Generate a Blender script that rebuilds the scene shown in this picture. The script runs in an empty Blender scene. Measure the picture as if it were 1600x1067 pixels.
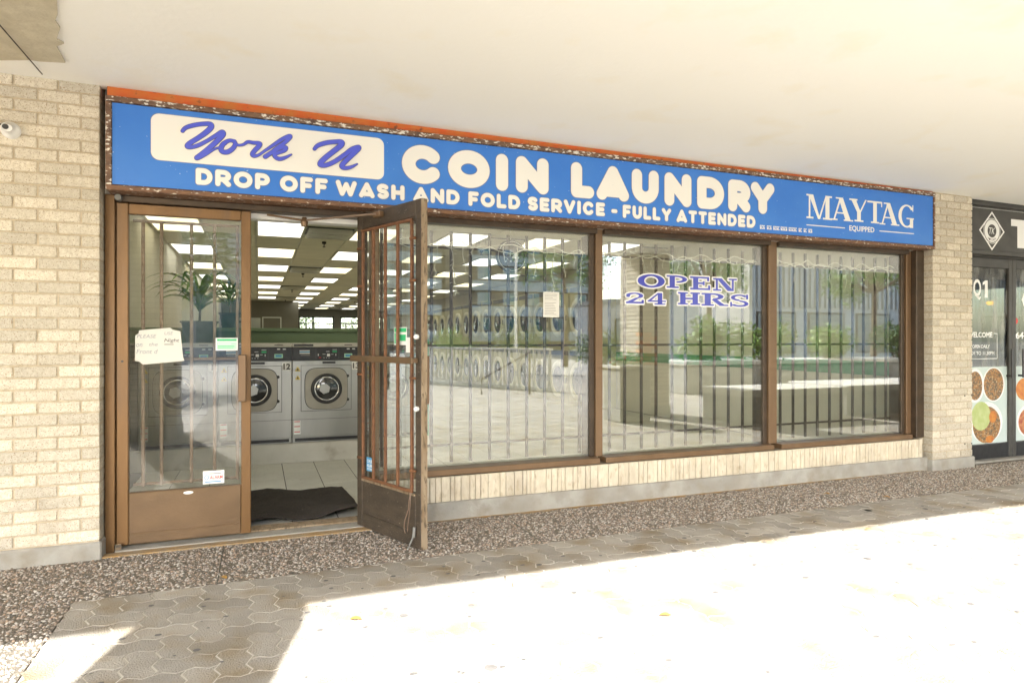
import bpy, math, random
import numpy as np
from mathutils import Vector, Matrix, noise
random.seed(7); rnd = random.random
def uni(a, b): return a + (b - a) * rnd()
sc = bpy.context.scene
col = sc.collection

# ------------------------------------------------------------------ camera, sky, sun, exposure
F_PX, YAW, DIST, CAMH, HY = 1015.0, math.radians(21.313), 4.3, 1.251, 530.0
SN, CS = math.sin(YAW), math.cos(YAW)
cam_d = bpy.data.cameras.new('camera'); cam = bpy.data.objects.new('camera', cam_d); col.objects.link(cam)
cam.location = (0, -DIST, CAMH); cam.rotation_euler = (math.pi / 2, 0, -YAW)
cam_d.sensor_width = 36; cam_d.lens = F_PX / 1600 * 36; cam_d.shift_y = (HY - 533.5) / 1600
cam_d.clip_start = 0.05; cam_d.clip_end = 800
sc.camera = cam
SUN_EL = math.radians(33.4); SUN_H = Vector((-0.297, -1.0)).normalized()
w = bpy.data.worlds.new('World'); sc.world = w; w.use_nodes = True
nt = w.node_tree; bg = nt.nodes['Background']
sky = nt.nodes.new('ShaderNodeTexSky'); sky.sky_type = 'NISHITA'; sky.sun_disc = False
sky.sun_elevation = SUN_EL; sky.sun_rotation = math.atan2(SUN_H.x, SUN_H.y)
sky.air_density = 1.0; sky.dust_density = 1.5
nt.links.new(sky.outputs[0], bg.inputs[0]); bg.inputs[1].default_value = 0.15
sl = bpy.data.lights.new('sun', 'SUN'); sl.energy = 3.5; sl.angle = math.radians(0.5); sl.color = (1, 0.99, 0.96)
so = bpy.data.objects.new('sun', sl); col.objects.link(so)
so.rotation_euler = Vector((SUN_H.x * math.cos(SUN_EL), SUN_H.y * math.cos(SUN_EL), math.sin(SUN_EL))).to_track_quat('Z', 'Y').to_euler()
so.location = (-8, -30, 20)
sc.view_settings.view_transform = 'Standard'; sc.view_settings.look = 'None'
sc.view_settings.gamma = 1; sc.view_settings.use_curve_mapping = False
sc.view_settings.exposure = 2.86
sc.cycles.use_denoising = True
sc.cycles.max_bounces = 12; sc.cycles.diffuse_bounces = 5; sc.cycles.transparent_max_bounces = 32
sc.cycles.glossy_bounces = 5; sc.cycles.sample_clamp_indirect = 4
sc.cycles.caustics_reflective = False; sc.cycles.caustics_refractive = False

# measurement helpers: where a sight line measured on the photograph meets a plane of the facade
def ray(x, y):
    u = (x - 800) / F_PX; v = -(y - HY) / F_PX
    return SN + u * CS, CS - u * SN, v
def at_y(x, y, Y):
    a, b, c = ray(x, y); t = (Y + DIST) / b
    return a * t, CAMH + c * t
def at_z(x, y, Z=0.0):
    a, b, c = ray(x, y); t = (Z - CAMH) / c
    return a * t, b * t - DIST
def proj(X, Y, Z):
    y = Y + DIST; r = X * CS - y * SN; f = X * SN + y * CS
    if f < 0.1: return (-9999, -9999)
    return 800 + F_PX * r / f, HY - F_PX * (Z - CAMH) / f

# ------------------------------------------------------------------ materials
def _rgba(c): return (c[0], c[1], c[2], 1)
def mat(name, c1, c2=None, scale=20, rough=0.6, metal=0, bump=0, bscale=None, c3=None, s3=3, t3=0.6, spec=0.5,
        rand=0, grime=0, island=False, stretch=None, detail=4, w3=0.08, coat=0, mid=0.5, w1=0.15):
    m = bpy.data.materials.new(name); m.use_nodes = True
    n = m.node_tree; N = n.nodes; L = n.links; b = N['Principled BSDF']
    b.inputs['Roughness'].default_value = rough; b.inputs['Metallic'].default_value = metal
    b.inputs['Specular IOR Level'].default_value = spec
    b.inputs['Coat Weight'].default_value = coat
    geo = N.new('ShaderNodeNewGeometry'); vec = geo.outputs['Position']
    if stretch:
        mp = N.new('ShaderNodeMapping'); mp.inputs['Scale'].default_value = stretch; L.new(vec, mp.inputs[0]); vec = mp.outputs[0]
    def noise_(s, d=detail):
        t = N.new('ShaderNodeTexNoise'); t.inputs['Scale'].default_value = s; t.inputs['Detail'].default_value = d
        L.new(vec, t.inputs['Vector']); return t.outputs['Fac']
    def ramp(src, a, bb):
        r = N.new('ShaderNodeMapRange'); r.inputs[1].default_value = a; r.inputs[2].default_value = bb
        L.new(src, r.inputs[0]); return r.outputs[0]
    def mix(f, A, B):
        x = N.new('ShaderNodeMix'); x.data_type = 'RGBA'
        if isinstance(f, float): x.inputs[0].default_value = f
        else: L.new(f, x.inputs[0])
        for i, v in ((6, A), (7, B)):
            if isinstance(v, tuple): x.inputs[i].default_value = _rgba(v)
            else: L.new(v, x.inputs[i])
        return x.outputs[2]
    out = c1
    if c2 is not None: out = mix(ramp(noise_(scale), mid - w1, mid + w1), c1, c2)
    if c3 is not None: out = mix(ramp(noise_(s3, 6), t3 - w3, t3 + w3), out, c3)
    if rand:
        src = None
        oi = N.new('ShaderNodeObjectInfo'); src = oi.outputs['Random']
        if island:
            ad = N.new('ShaderNodeMath'); ad.operation = 'ADD'; L.new(src, ad.inputs[0]); L.new(geo.outputs['Random Per Island'], ad.inputs[1])
            fr = N.new('ShaderNodeMath'); fr.operation = 'FRACT'; L.new(ad.outputs[0], fr.inputs[0]); src = fr.outputs[0]
        mr = N.new('ShaderNodeMapRange'); mr.inputs[3].default_value = 1 - rand; mr.inputs[4].default_value = 1 + rand; L.new(src, mr.inputs[0])
        hs = N.new('ShaderNodeHueSaturation'); L.new(mr.outputs[0], hs.inputs['Value'])
        if isinstance(out, tuple): hs.inputs['Color'].default_value = _rgba(out)
        else: L.new(out, hs.inputs['Color'])
        out = hs.outputs[0]
    if grime:                                            # splash dirt low down, with an uneven upper edge
        sx = N.new('ShaderNodeSeparateXYZ'); L.new(geo.outputs['Position'], sx.inputs[0])
        gn = N.new('ShaderNodeTexNoise'); gn.inputs['Scale'].default_value = 5; gn.inputs['Detail'].default_value = 6; L.new(geo.outputs['Position'], gn.inputs['Vector'])
        gm = N.new('ShaderNodeMath'); gm.operation = 'MULTIPLY_ADD'; L.new(gn.outputs['Fac'], gm.inputs[0]); gm.inputs[1].default_value = -1.1; L.new(sx.outputs[2], gm.inputs[2])
        gr = N.new('ShaderNodeMapRange'); gr.inputs[1].default_value = -.62; gr.inputs[2].default_value = -.28; gr.inputs[3].default_value = grime; gr.inputs[4].default_value = 0; L.new(gm.outputs[0], gr.inputs[0])
        out = mix(gr.outputs[0], out, (0.20, 0.155, 0.10))
    if isinstance(out, tuple): b.inputs['Base Color'].default_value = _rgba(out)
    else: L.new(out, b.inputs['Base Color'])
    if bump:
        bp = N.new('ShaderNodeBump'); bp.inputs['Strength'].default_value = bump; bp.inputs['Distance'].default_value = 0.01
        L.new(noise_(bscale or scale * 2), bp.inputs['Height']); L.new(bp.outputs[0], b.inputs['Normal'])
    return m
def emit(name, c, s, c2=None, scale=2):
    m = bpy.data.materials.new(name); m.use_nodes = True; n = m.node_tree; N = n.nodes; L = n.links
    b = N['Principled BSDF']; b.inputs['Base Color'].default_value = (0.5, 0.5, 0.5, 1)
    b.inputs['Emission Color'].default_value = _rgba(c); b.inputs['Emission Strength'].default_value = s
    if c2:
        g = N.new('ShaderNodeNewGeometry'); t = N.new('ShaderNodeTexNoise'); t.inputs['Scale'].default_value = scale; t.inputs['Detail'].default_value = 1
        L.new(g.outputs['Position'], t.inputs['Vector']); x = N.new('ShaderNodeMix'); x.data_type = 'RGBA'
        mr = N.new('ShaderNodeMapRange'); mr.inputs[1].default_value = .4; mr.inputs[2].default_value = .6
        L.new(t.outputs['Fac'], mr.inputs[0]); L.new(mr.outputs[0], x.inputs[0]); x.inputs[6].default_value = _rgba(c); x.inputs[7].default_value = _rgba(c2)
        L.new(x.outputs[2], b.inputs['Emission Color'])
    return m
def glass(name, refl, tint=(0.95, 0.97, 0.96), dirt=0.0):
    m = bpy.data.materials.new(name); m.use_nodes = True; n = m.node_tree; N = n.nodes; L = n.links
    N.remove(N['Principled BSDF']); o = N['Material Output']
    tr = N.new('ShaderNodeBsdfTransparent'); tr.inputs[0].default_value = _rgba(tint)
    gl = N.new('ShaderNodeBsdfGlossy'); gl.inputs['Roughness'].default_value = 0.0; gl.inputs[0].default_value = (1, 1, 1, 1)
    ge_ = N.new('ShaderNodeNewGeometry'); dt = N.new('ShaderNodeVectorMath'); dt.operation = 'DOT_PRODUCT'
    L.new(ge_.outputs['Incoming'], dt.inputs[0]); L.new(ge_.outputs['Normal'], dt.inputs[1])
    ab = N.new('ShaderNodeMath'); ab.operation = 'ABSOLUTE'; L.new(dt.outputs['Value'], ab.inputs[0])
    iv = N.new('ShaderNodeMath'); iv.operation = 'SUBTRACT'; iv.inputs[0].default_value = 1; L.new(ab.outputs[0], iv.inputs[1])
    pw = N.new('ShaderNodeMath'); pw.operation = 'POWER'; pw.inputs[1].default_value = 5; L.new(iv.outputs[0], pw.inputs[0])
    ad = N.new('ShaderNodeMath'); ad.operation = 'MULTIPLY_ADD'; ad.use_clamp = True; L.new(pw.outputs[0], ad.inputs[0]); ad.inputs[1].default_value = 1 - refl; ad.inputs[2].default_value = refl
    mx = N.new('ShaderNodeMixShader'); L.new(ad.outputs[0], mx.inputs[0]); L.new(tr.outputs[0], mx.inputs[1]); L.new(gl.outputs[0], mx.inputs[2])
    last = mx.outputs[0]
    if dirt:
        df = N.new('ShaderNodeBsdfDiffuse'); df.inputs[0].default_value = (0.7, 0.7, 0.66, 1)
        g = N.new('ShaderNodeNewGeometry'); t = N.new('ShaderNodeTexNoise'); t.inputs['Scale'].default_value = 5; t.inputs['Detail'].default_value = 8
        mp = N.new('ShaderNodeMapping'); mp.inputs['Scale'].default_value = (2.2, 1, 0.5); L.new(g.outputs['Position'], mp.inputs[0]); L.new(mp.outputs[0], t.inputs['Vector'])
        mr = N.new('ShaderNodeMapRange'); mr.inputs[1].default_value = .45; mr.inputs[2].default_value = .8; mr.inputs[4].default_value = dirt; L.new(t.outputs['Fac'], mr.inputs[0])
        m2 = N.new('ShaderNodeMixShader'); L.new(mr.outputs[0], m2.inputs[0]); L.new(last, m2.inputs[1]); L.new(df.outputs[0], m2.inputs[2]); last = m2.outputs[0]
    L.new(last, o.inputs[0])
    return m

M = {}
M['brick'] = mat('buff_brick', (0.53, 0.475, 0.375), (0.64, 0.59, 0.49), 45, 0.85, bump=0.5, bscale=120, c3=(0.34, 0.26, 0.17), s3=150, t3=0.60, w3=.05, rand=0.17, grime=.45)
M['brick_orange'] = mat('orange_toned_brick', (0.62, 0.27, 0.13), (0.62, 0.38, 0.22), 20, 0.85, bump=0.3, rand=.1)
M['mortar'] = mat('mortar', (0.46, 0.38, 0.265), (0.55, 0.47, 0.35), 30, 0.95, bump=0.6, bscale=150)
M['mortar_dk'] = mat('dark_mortar', (0.20, 0.16, 0.11), None, rough=.95)
M['concrete'] = mat('concrete', (0.30, 0.295, 0.27), (0.37, 0.36, 0.325), 6, 0.9, bump=0.4, bscale=60, c3=(0.26, 0.24, 0.20), s3=8, t3=0.62, w3=.12, grime=.3)
M['ochre'] = mat('ochre_dirt', (0.36, 0.22, 0.085), (0.30, 0.24, 0.16), 7, 0.95, bump=.6, bscale=90)
M['conc_pale'] = mat('pale_concrete', (0.50, 0.48, 0.43), (0.58, 0.56, 0.50), 3, 0.9, bump=0.3, bscale=40)
M['rib'] = mat('ribbed_panel', (0.56, 0.49, 0.37), (0.64, 0.58, 0.46), 30, 0.9, bump=0.4, bscale=90, c3=(0.47, 0.40, 0.29), s3=40, t3=0.62, w3=.06, rand=0.06, grime=.3, stretch=(1, 1, 0.35))
M['soffit'] = mat('soffit_paint', (0.88, 0.875, 0.84), (0.865, 0.86, 0.82), 0.8, 0.85, bump=0.15, bscale=25, c3=(0.86, 0.83, 0.74), s3=2.3, t3=0.63, w3=.07)
M['soffit_old'] = mat('old_plaster', (0.55, 0.50, 0.38), (0.48, 0.43, 0.32), 12, 0.9, bump=0.7, bscale=25)
M['red'] = mat('orange_red_wood', (0.60, 0.10, 0.015), (0.52, 0.17, 0.03), 9, 0.5, c3=(0.12, 0.05, 0.02), s3=22, t3=0.68, w3=.06, bump=0.3)
M['worn'] = mat('flaking_painted_metal', (0.10, 0.055, 0.035), (0.20, 0.11, 0.06), 30, 0.6, bump=0.6, bscale=90, c3=(0.70, 0.66, 0.58), s3=75, t3=0.575, w3=.03, stretch=(0.45, 1, 1))
M['worn2'] = mat('flaking_brown_metal', (0.12, 0.06, 0.035), (0.20, 0.10, 0.05), 30, 0.6, bump=0.6, bscale=90, c3=(0.68, 0.62, 0.54), s3=85, t3=0.635, w3=.03, stretch=(0.4, 1, 1))
M['blue'] = mat('blue_sign_face', (0.040, 0.185, 0.62), (0.052, 0.21, 0.64), 3, 0.35, c3=(0.5, 0.6, 0.75), s3=55, t3=0.715, w3=.012, spec=.4)
M['cream'] = mat('cream_letter', (0.80, 0.785, 0.735), None, rough=0.4)
M['ledge'] = mat('letter_edge', (0.16, 0.20, 0.34), None, rough=0.4)
M['violet'] = mat('violet_blue_letter', (0.075, 0.10, 0.62), (0.09, 0.12, 0.66), 5, rough=0.35)
M['violet2'] = mat('violet_blue_vinyl', (0.05, 0.06, 0.42), (0.10, 0.12, 0.52), 2.5, rough=0.35)
M['white'] = mat('white_vinyl', (0.82, 0.82, 0.80), None, rough=0.45)
M['bronze'] = mat('bronze_frame', (0.21, 0.115, 0.045), (0.17, 0.092, 0.036), 8, 0.42, metal=0.35, c3=(0.17, 0.10, 0.05), s3=12, t3=0.62, w3=.1, stretch=(1, 1, 0.15), bump=.1, bscale=80)
M['bronze_kick'] = mat('scuffed_bronze_kick', (0.155, 0.098, 0.052), (0.185, 0.118, 0.064), 5, 0.45, metal=0.3, c3=(0.115, 0.075, 0.042), s3=4, t3=0.58, w3=.15, stretch=(0.8, 1, 1.2), bump=.2, bscale=60)
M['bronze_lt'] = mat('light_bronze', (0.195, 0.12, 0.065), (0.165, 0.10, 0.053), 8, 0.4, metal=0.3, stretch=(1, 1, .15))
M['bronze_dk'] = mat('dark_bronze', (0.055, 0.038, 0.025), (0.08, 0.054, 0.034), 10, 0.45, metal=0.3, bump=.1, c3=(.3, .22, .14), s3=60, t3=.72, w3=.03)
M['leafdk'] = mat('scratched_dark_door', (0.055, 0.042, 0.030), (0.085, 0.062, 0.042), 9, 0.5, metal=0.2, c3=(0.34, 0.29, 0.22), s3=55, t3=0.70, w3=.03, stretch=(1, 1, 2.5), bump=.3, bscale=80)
M['rustbar'] = mat('rusty_bar', (0.14, 0.062, 0.028), (0.20, 0.085, 0.035), 30, 0.6, metal=.1, c3=(.12, .05, .03), s3=50, t3=.62)
M['edge'] = mat('worn_door_edge', (0.30, 0.23, 0.15), (0.20, 0.135, 0.075), 20, 0.6, c3=(0.10, 0.07, 0.04), s3=60, t3=0.6, w3=.05, stretch=(1, 1, .3), bump=.4)
M['bar'] = mat('window_bar', (0.022, 0.015, 0.011), (0.032, 0.021, 0.016), 20, 0.6)
M['barlt'] = mat('door_grille_bar', (0.20, 0.135, 0.095), (0.17, 0.115, 0.08), 20, 0.55)
M['steel'] = mat('stainless_front', (0.44, 0.44, 0.42), (0.37, 0.37, 0.355), 6, 0.33, metal=0.75, stretch=(1, 1, .2))
M['steel_dk'] = mat('grey_steel_side', (0.14, 0.14, 0.135), (0.17, 0.17, 0.16), 5, 0.5, metal=.3)
M['plate'] = mat('champagne_plate', (0.33, 0.31, 0.26), (0.36, 0.34, 0.29), 10, 0.4, metal=0.3)
M['black'] = mat('black_plastic', (0.018, 0.018, 0.02), (0.03, 0.03, 0.032), 20, 0.35)
M['panel'] = mat('charcoal_panel', (0.04, 0.04, 0.045), None, rough=0.4)
M['chrome'] = mat('chrome', (0.75, 0.75, 0.75), None, rough=0.12, metal=1)
M['drum'] = mat('dark_glass_bowl', (0.03, 0.032, 0.034), None, rough=0.08, spec=.8, coat=.6)
M['green'] = mat('sage_bulkhead', (0.19, 0.27, 0.155), (0.21, 0.29, 0.17), 4, 0.6)
M['stripe'] = mat('green_stripe_paint', (0.03, 0.24, 0.11), (0.04, 0.28, 0.13), 5, 0.5)
M['wall_in'] = mat('interior_wall', (0.68, 0.65, 0.56), (0.72, 0.69, 0.60), 2, 0.8)
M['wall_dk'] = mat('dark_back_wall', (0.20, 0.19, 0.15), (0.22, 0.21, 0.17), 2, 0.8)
M['tile'] = mat('floor_tile', (0.56, 0.55, 0.48), (0.62, 0.61, 0.54), 4, 0.35, rand=.05, c3=(.33, .32, .26), s3=30, t3=.68)
M['grout'] = mat('grout', (0.10, 0.095, 0.075), None, rough=0.9)
M['ctile'] = mat('ceiling_tile', (0.72, 0.68, 0.53), (0.67, 0.63, 0.49), 3, 0.9, rand=.07)
M['tbar'] = mat('ceiling_grid', (0.6, 0.58, 0.48), None, rough=0.5)
M['plinth'] = mat('plinth_paint', (0.62, 0.60, 0.54), (0.55, 0.53, 0.47), 5, 0.6, c3=(.35, .3, .24), s3=5, t3=.68)
M['dryer'] = mat('dryer_khaki', (0.50, 0.46, 0.25), (0.54, 0.50, 0.29), 6, 0.5)
M['dring'] = mat('dryer_ring', (0.80, 0.76, 0.56), None, rough=0.4)
M['mat'] = mat('black_door_mat', (0.020, 0.016, 0.013), (0.045, 0.034, 0.026), 70, 0.9, bump=1, bscale=160, c3=(.3, .27, .2), s3=110, t3=.70, w3=.02)
M['paver'] = mat('concrete_paver', (0.295, 0.27, 0.228), (0.36, 0.33, 0.282), 8, 0.92, bump=0.8, bscale=130, c3=(0.22, 0.17, 0.10), s3=4, t3=0.60, w3=.12, rand=0.15, island=True)
M['sand'] = mat('joint_sand', (0.60, 0.57, 0.51), (0.42, 0.37, 0.30), 2.5, 0.95, bump=.5, c3=(.13, .10, .07), s3=3.1, t3=.63, w3=.05)
M['aggbed'] = mat('aggregate_bed', (0.11, 0.095, 0.075), (0.20, 0.17, 0.13), 60, 0.95, bump=1, bscale=200)
M['farground'] = mat('far_paving', (0.32, 0.29, 0.25), (0.38, 0.35, 0.30), 1, 0.9)
M['paper'] = mat('paper', (0.66, 0.65, 0.60), None, rough=0.8)
M['ink'] = mat('ink', (0.10, 0.09, 0.09), None, rough=0.7)
M['gren'] = mat('green_print', (0.04, 0.45, 0.18), None, rough=0.5)
M['gren2'] = mat('pale_green_print', (0.45, 0.78, 0.55), None, rough=0.5)
M['redp'] = mat('red_print', (0.65, 0.05, 0.04), None, rough=0.5)
M['bluep'] = mat('blue_print', (0.08, 0.30, 0.52), None, rough=0.5)
M['yel'] = mat('yellow_print', (0.70, 0.55, 0.12), None, rough=0.5)
M['wire'] = mat('white_wire', (0.78, 0.76, 0.68), None, rough=0.5)
M['leafg'] = mat('foliage_light', (0.10, 0.20, 0.03), (0.17, 0.28, 0.05), 3, 0.6, rand=.25, island=True)
M['leafd'] = mat('foliage_dark', (0.05, 0.11, 0.03), (0.09, 0.17, 0.04), 3, 0.6, rand=.3, island=True)
M['bark'] = mat('bark', (0.14, 0.10, 0.07), (0.20, 0.15, 0.10), 15, 0.9, bump=.6)
M['pot'] = mat('grey_pot', (0.07, 0.085, 0.09), None, rough=0.6)
M['teal'] = mat('teal_pane', (0.05, 0.15, 0.14), None, rough=0.1, spec=.8)
M['spandrel'] = mat('pale_blue_spandrel', (0.40, 0.41, 0.37), (0.43, 0.44, 0.40), 1, 0.4)
M['brownwall'] = mat('brown_brick_wall', (0.16, 0.12, 0.09), (0.20, 0.15, 0.11), 1, 0.9)
M['winpane'] = mat('blue_window', (0.13, 0.18, 0.20), None, rough=0.1, spec=.9)
M['shopdk'] = mat('charcoal_cladding', (0.045, 0.042, 0.036), (0.06, 0.056, 0.048), 8, 0.5, c3=(.3, .28, .24), s3=60, t3=.74, w3=.02)
M['purple'] = mat('purple_edge', (0.10, 0.06, 0.22), None, rough=0.5)
M['lens'] = emit('lamp_lens', (1.0, 0.84, 0.46), 0.30, (1.0, 0.95, 0.80), 2.2)
M['lens2'] = emit('lamp_lens_white', (1.0, 0.98, 0.88), 0.34)
M['bulb'] = emit('warm_bulb', (1.0, 0.6, 0.2), 2.0)
M['panepale'] = glass('window_glass', 0.12, (0.95, 0.97, 0.95), 0.02)
M['panedoor'] = glass('door_glass', 0.07, (0.95, 0.96, 0.94), 0.05)
M['paneleaf'] = glass('open_door_glass', 0.07, (0.94, 0.96, 0.95), 0.05)
M['panetint'] = glass('tinted_shop_glass', 0.03, (0.32, 0.32, 0.29), 0.42)
M['leafor'] = mat('dry_leaf', (0.40, 0.16, 0.03), (0.3, 0.2, 0.05), 30, 0.8)
M['flower'] = mat('red_flower', (0.6, 0.08, 0.04), None, rough=0.6)

# ------------------------------------------------------------------ mesh helpers
WL = {}
class MB:
    def __init__(s): s.v = []; s.f = []
    def box(s, x0, x1, y0, y1, z0, z1):
        b = len(s.v)
        s.v += [(x0, y0, z0), (x1, y0, z0), (x1, y1, z0), (x0, y1, z0), (x0, y0, z1), (x1, y0, z1), (x1, y1, z1), (x0, y1, z1)]
        s.f += [tuple(b + i for i in q) for q in ((3, 2, 1, 0), (4, 5, 6, 7), (0, 1, 5, 4), (1, 2, 6, 5), (2, 3, 7, 6), (3, 0, 4, 7))]
        return s
    def cbox(s, x0, x1, y0, y1, z0, z1, c=0.004):      # box with every edge chamfered
        b = len(s.v)
        for (z, i) in ((z0, c), (z0 + c, 0), (z1 - c, 0), (z1, c)):
            X0, X1, Y0, Y1 = x0 + i, x1 - i, y0 + i, y1 - i
            k = c * (1 if i == 0 else 0.3)
            s.v += [(X0 + k, Y0, z), (X1 - k, Y0, z), (X1, Y0 + k, z), (X1, Y1 - k, z), (X1 - k, Y1, z), (X0 + k, Y1, z), (X0, Y1 - k, z), (X0, Y0 + k, z)]
        for r in range(3):
            for i in range(8):
                j = (i + 1) % 8; s.f.append((b + r * 8 + i, b + r * 8 + j, b + r * 8 + 8 + j, b + r * 8 + 8 + i))
        s.f.append(tuple(b + i for i in range(7, -1, -1))); s.f.append(tuple(b + 24 + i for i in range(8)))
        return s
    def prism(s, pts, vec):                              # polygon extruded along vec
        b = len(s.v); n = len(pts)
        s.v += [tuple(p) for p in pts] + [tuple(Vector(p) + Vector(vec)) for p in pts]
        s.f.append(tuple(b + i for i in range(n))); s.f.append(tuple(b + n + i for i in range(n - 1, -1, -1)))
        for i in range(n):
            j = (i + 1) % n; s.f.append((b + i, b + n + i, b + n + j, b + j))
        return s
    def poly(s, pts):
        b = len(s.v); s.v += [tuple(p) for p in pts]; s.f.append(tuple(range(b, b + len(pts)))); return s
    def tube(s, pts, r, n=6, r2=None):
        pts = [Vector(p) for p in pts]; rings = []
        for i, p in enumerate(pts):
            a = pts[max(0, i - 1)]; c = pts[min(len(pts) - 1, i + 1)]; d = (c - a)
            if d.length < 1e-9: d = Vector((0, 0, 1))
            d.normalize(); up = Vector((0, 0, 1)) if abs(d.z) < .9 else Vector((1, 0, 0))
            u = d.cross(up).normalized(); v = d.cross(u)
            rr = r if r2 is None else r + (r2 - r) * i / max(1, len(pts) - 1)
            b = len(s.v)
            for k in range(n):
                t = 2 * math.pi * (k + .5) / n; s.v.append(tuple(p + u * math.cos(t) * rr + v * math.sin(t) * rr))
            rings.append(b)
        for a, b in zip(rings, rings[1:]):
            for k in range(n):
                j = (k + 1) % n; s.f.append((a + k, a + j, b + j, b + k))
        s.f.append(tuple(rings[0] + k for k in range(n - 1, -1, -1))); s.f.append(tuple(rings[-1] + k for k in range(n)))
        return s
    def lathe(s, cx, cy, cz, prof, n=32, axis='y'):      # prof: (radius, offset along axis)
        rings = []
        for r, o in prof:
            b = len(s.v); rings.append(b)
            for k in range(n):
                t = 2 * math.pi * k / n; c, q = r * math.cos(t), r * math.sin(t)
                s.v.append((cx + c, cy + o, cz + q) if axis == 'y' else ((cx + o, cy + c, cz + q) if axis == 'x' else (cx + c, cy + q, cz + o)))
        for a, b in zip(rings, rings[1:]):
            for k in range(n):
                j = (k + 1) % n; s.f.append((a + k, a + j, b + j, b + k))
        s.f.append(tuple(rings[0] + k for k in range(n))); s.f.append(tuple(rings[-1] + k for k in range(n - 1, -1, -1)))
        return s
    def xf(s, fn): s.v = [tuple(fn(*p)) for p in s.v]; return s
    def build(s, name, m, parent=None, smooth=False, loc=None):
        o = bpy.data.objects.new(name, None)
        base = WL[parent.name] if parent else (Vector(loc) if loc else Vector((0, 0, 0)))
        me = bpy.data.meshes.new(name)
        me.from_pydata([(x - base.x, y - base.y, z - base.z) for x, y, z in s.v], [], s.f)
        me.materials.append(M[m] if isinstance(m, str) else m)
        if smooth:
            for p in me.polygons: p.use_smooth = len(p.vertices) < 9
        bpy.data.objects.remove(o); o = bpy.data.objects.new(name, me); col.objects.link(o)
        if parent: o.parent = parent
        else: o.location = base
        WL[o.name] = base
        return o
def box(x0, x1, y0, y1, z0, z1): return MB().box(x0, x1, y0, y1, z0, z1)
def cbox(*a, c=.004): return MB().cbox(*a, c=c)
def tag(o, label=None, cat=None, group=None, kind=None):
    if label: o['label'] = label
    if cat: o['category'] = cat
    if group: o['group'] = group
    if kind: o['kind'] = kind
    return o
def thing(name, loc, label, cat, group=None):
    o = bpy.data.objects.new(name, None); col.objects.link(o); o.location = loc; o.empty_display_size = .1
    WL[o.name] = Vector(loc); return tag(o, label, cat, group)
def struct(name, mb, m, label=None): return tag(mb.build(name, m), label, kind='structure')
PC = {}
def piece(name, parent, dx, dy, dz, loc, m, ch=0.003, rot=0.0):      # a small chamfered block sharing its mesh with alike ones
    k = (name, round(dx, 3), round(dy, 3), round(dz, 3), m)
    if k not in PC:
        mb = MB().cbox(-dx / 2, dx / 2, -dy / 2, dy / 2, -dz / 2, dz / 2, c=ch) if ch else box(-dx / 2, dx / 2, -dy / 2, dy / 2, -dz / 2, dz / 2)
        me = bpy.data.meshes.new(name); me.from_pydata(mb.v, [], mb.f); me.materials.append(M[m]); PC[k] = me
    o = bpy.data.objects.new(name, PC[k]); col.objects.link(o); o.parent = parent
    o.location = Vector(loc) - WL[parent.name]; o.rotation_euler = (uni(-rot, rot), uni(-rot, rot) * .3, uni(-rot, rot)); WL[o.name] = Vector(loc)
    return o
def copy_tree(o, parent=None):
    c = o.copy(); col.objects.link(c); c.parent = parent; WL[c.name] = WL[o.name]
    for ch in list(o.children): copy_tree(ch, c)
    return c

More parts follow.
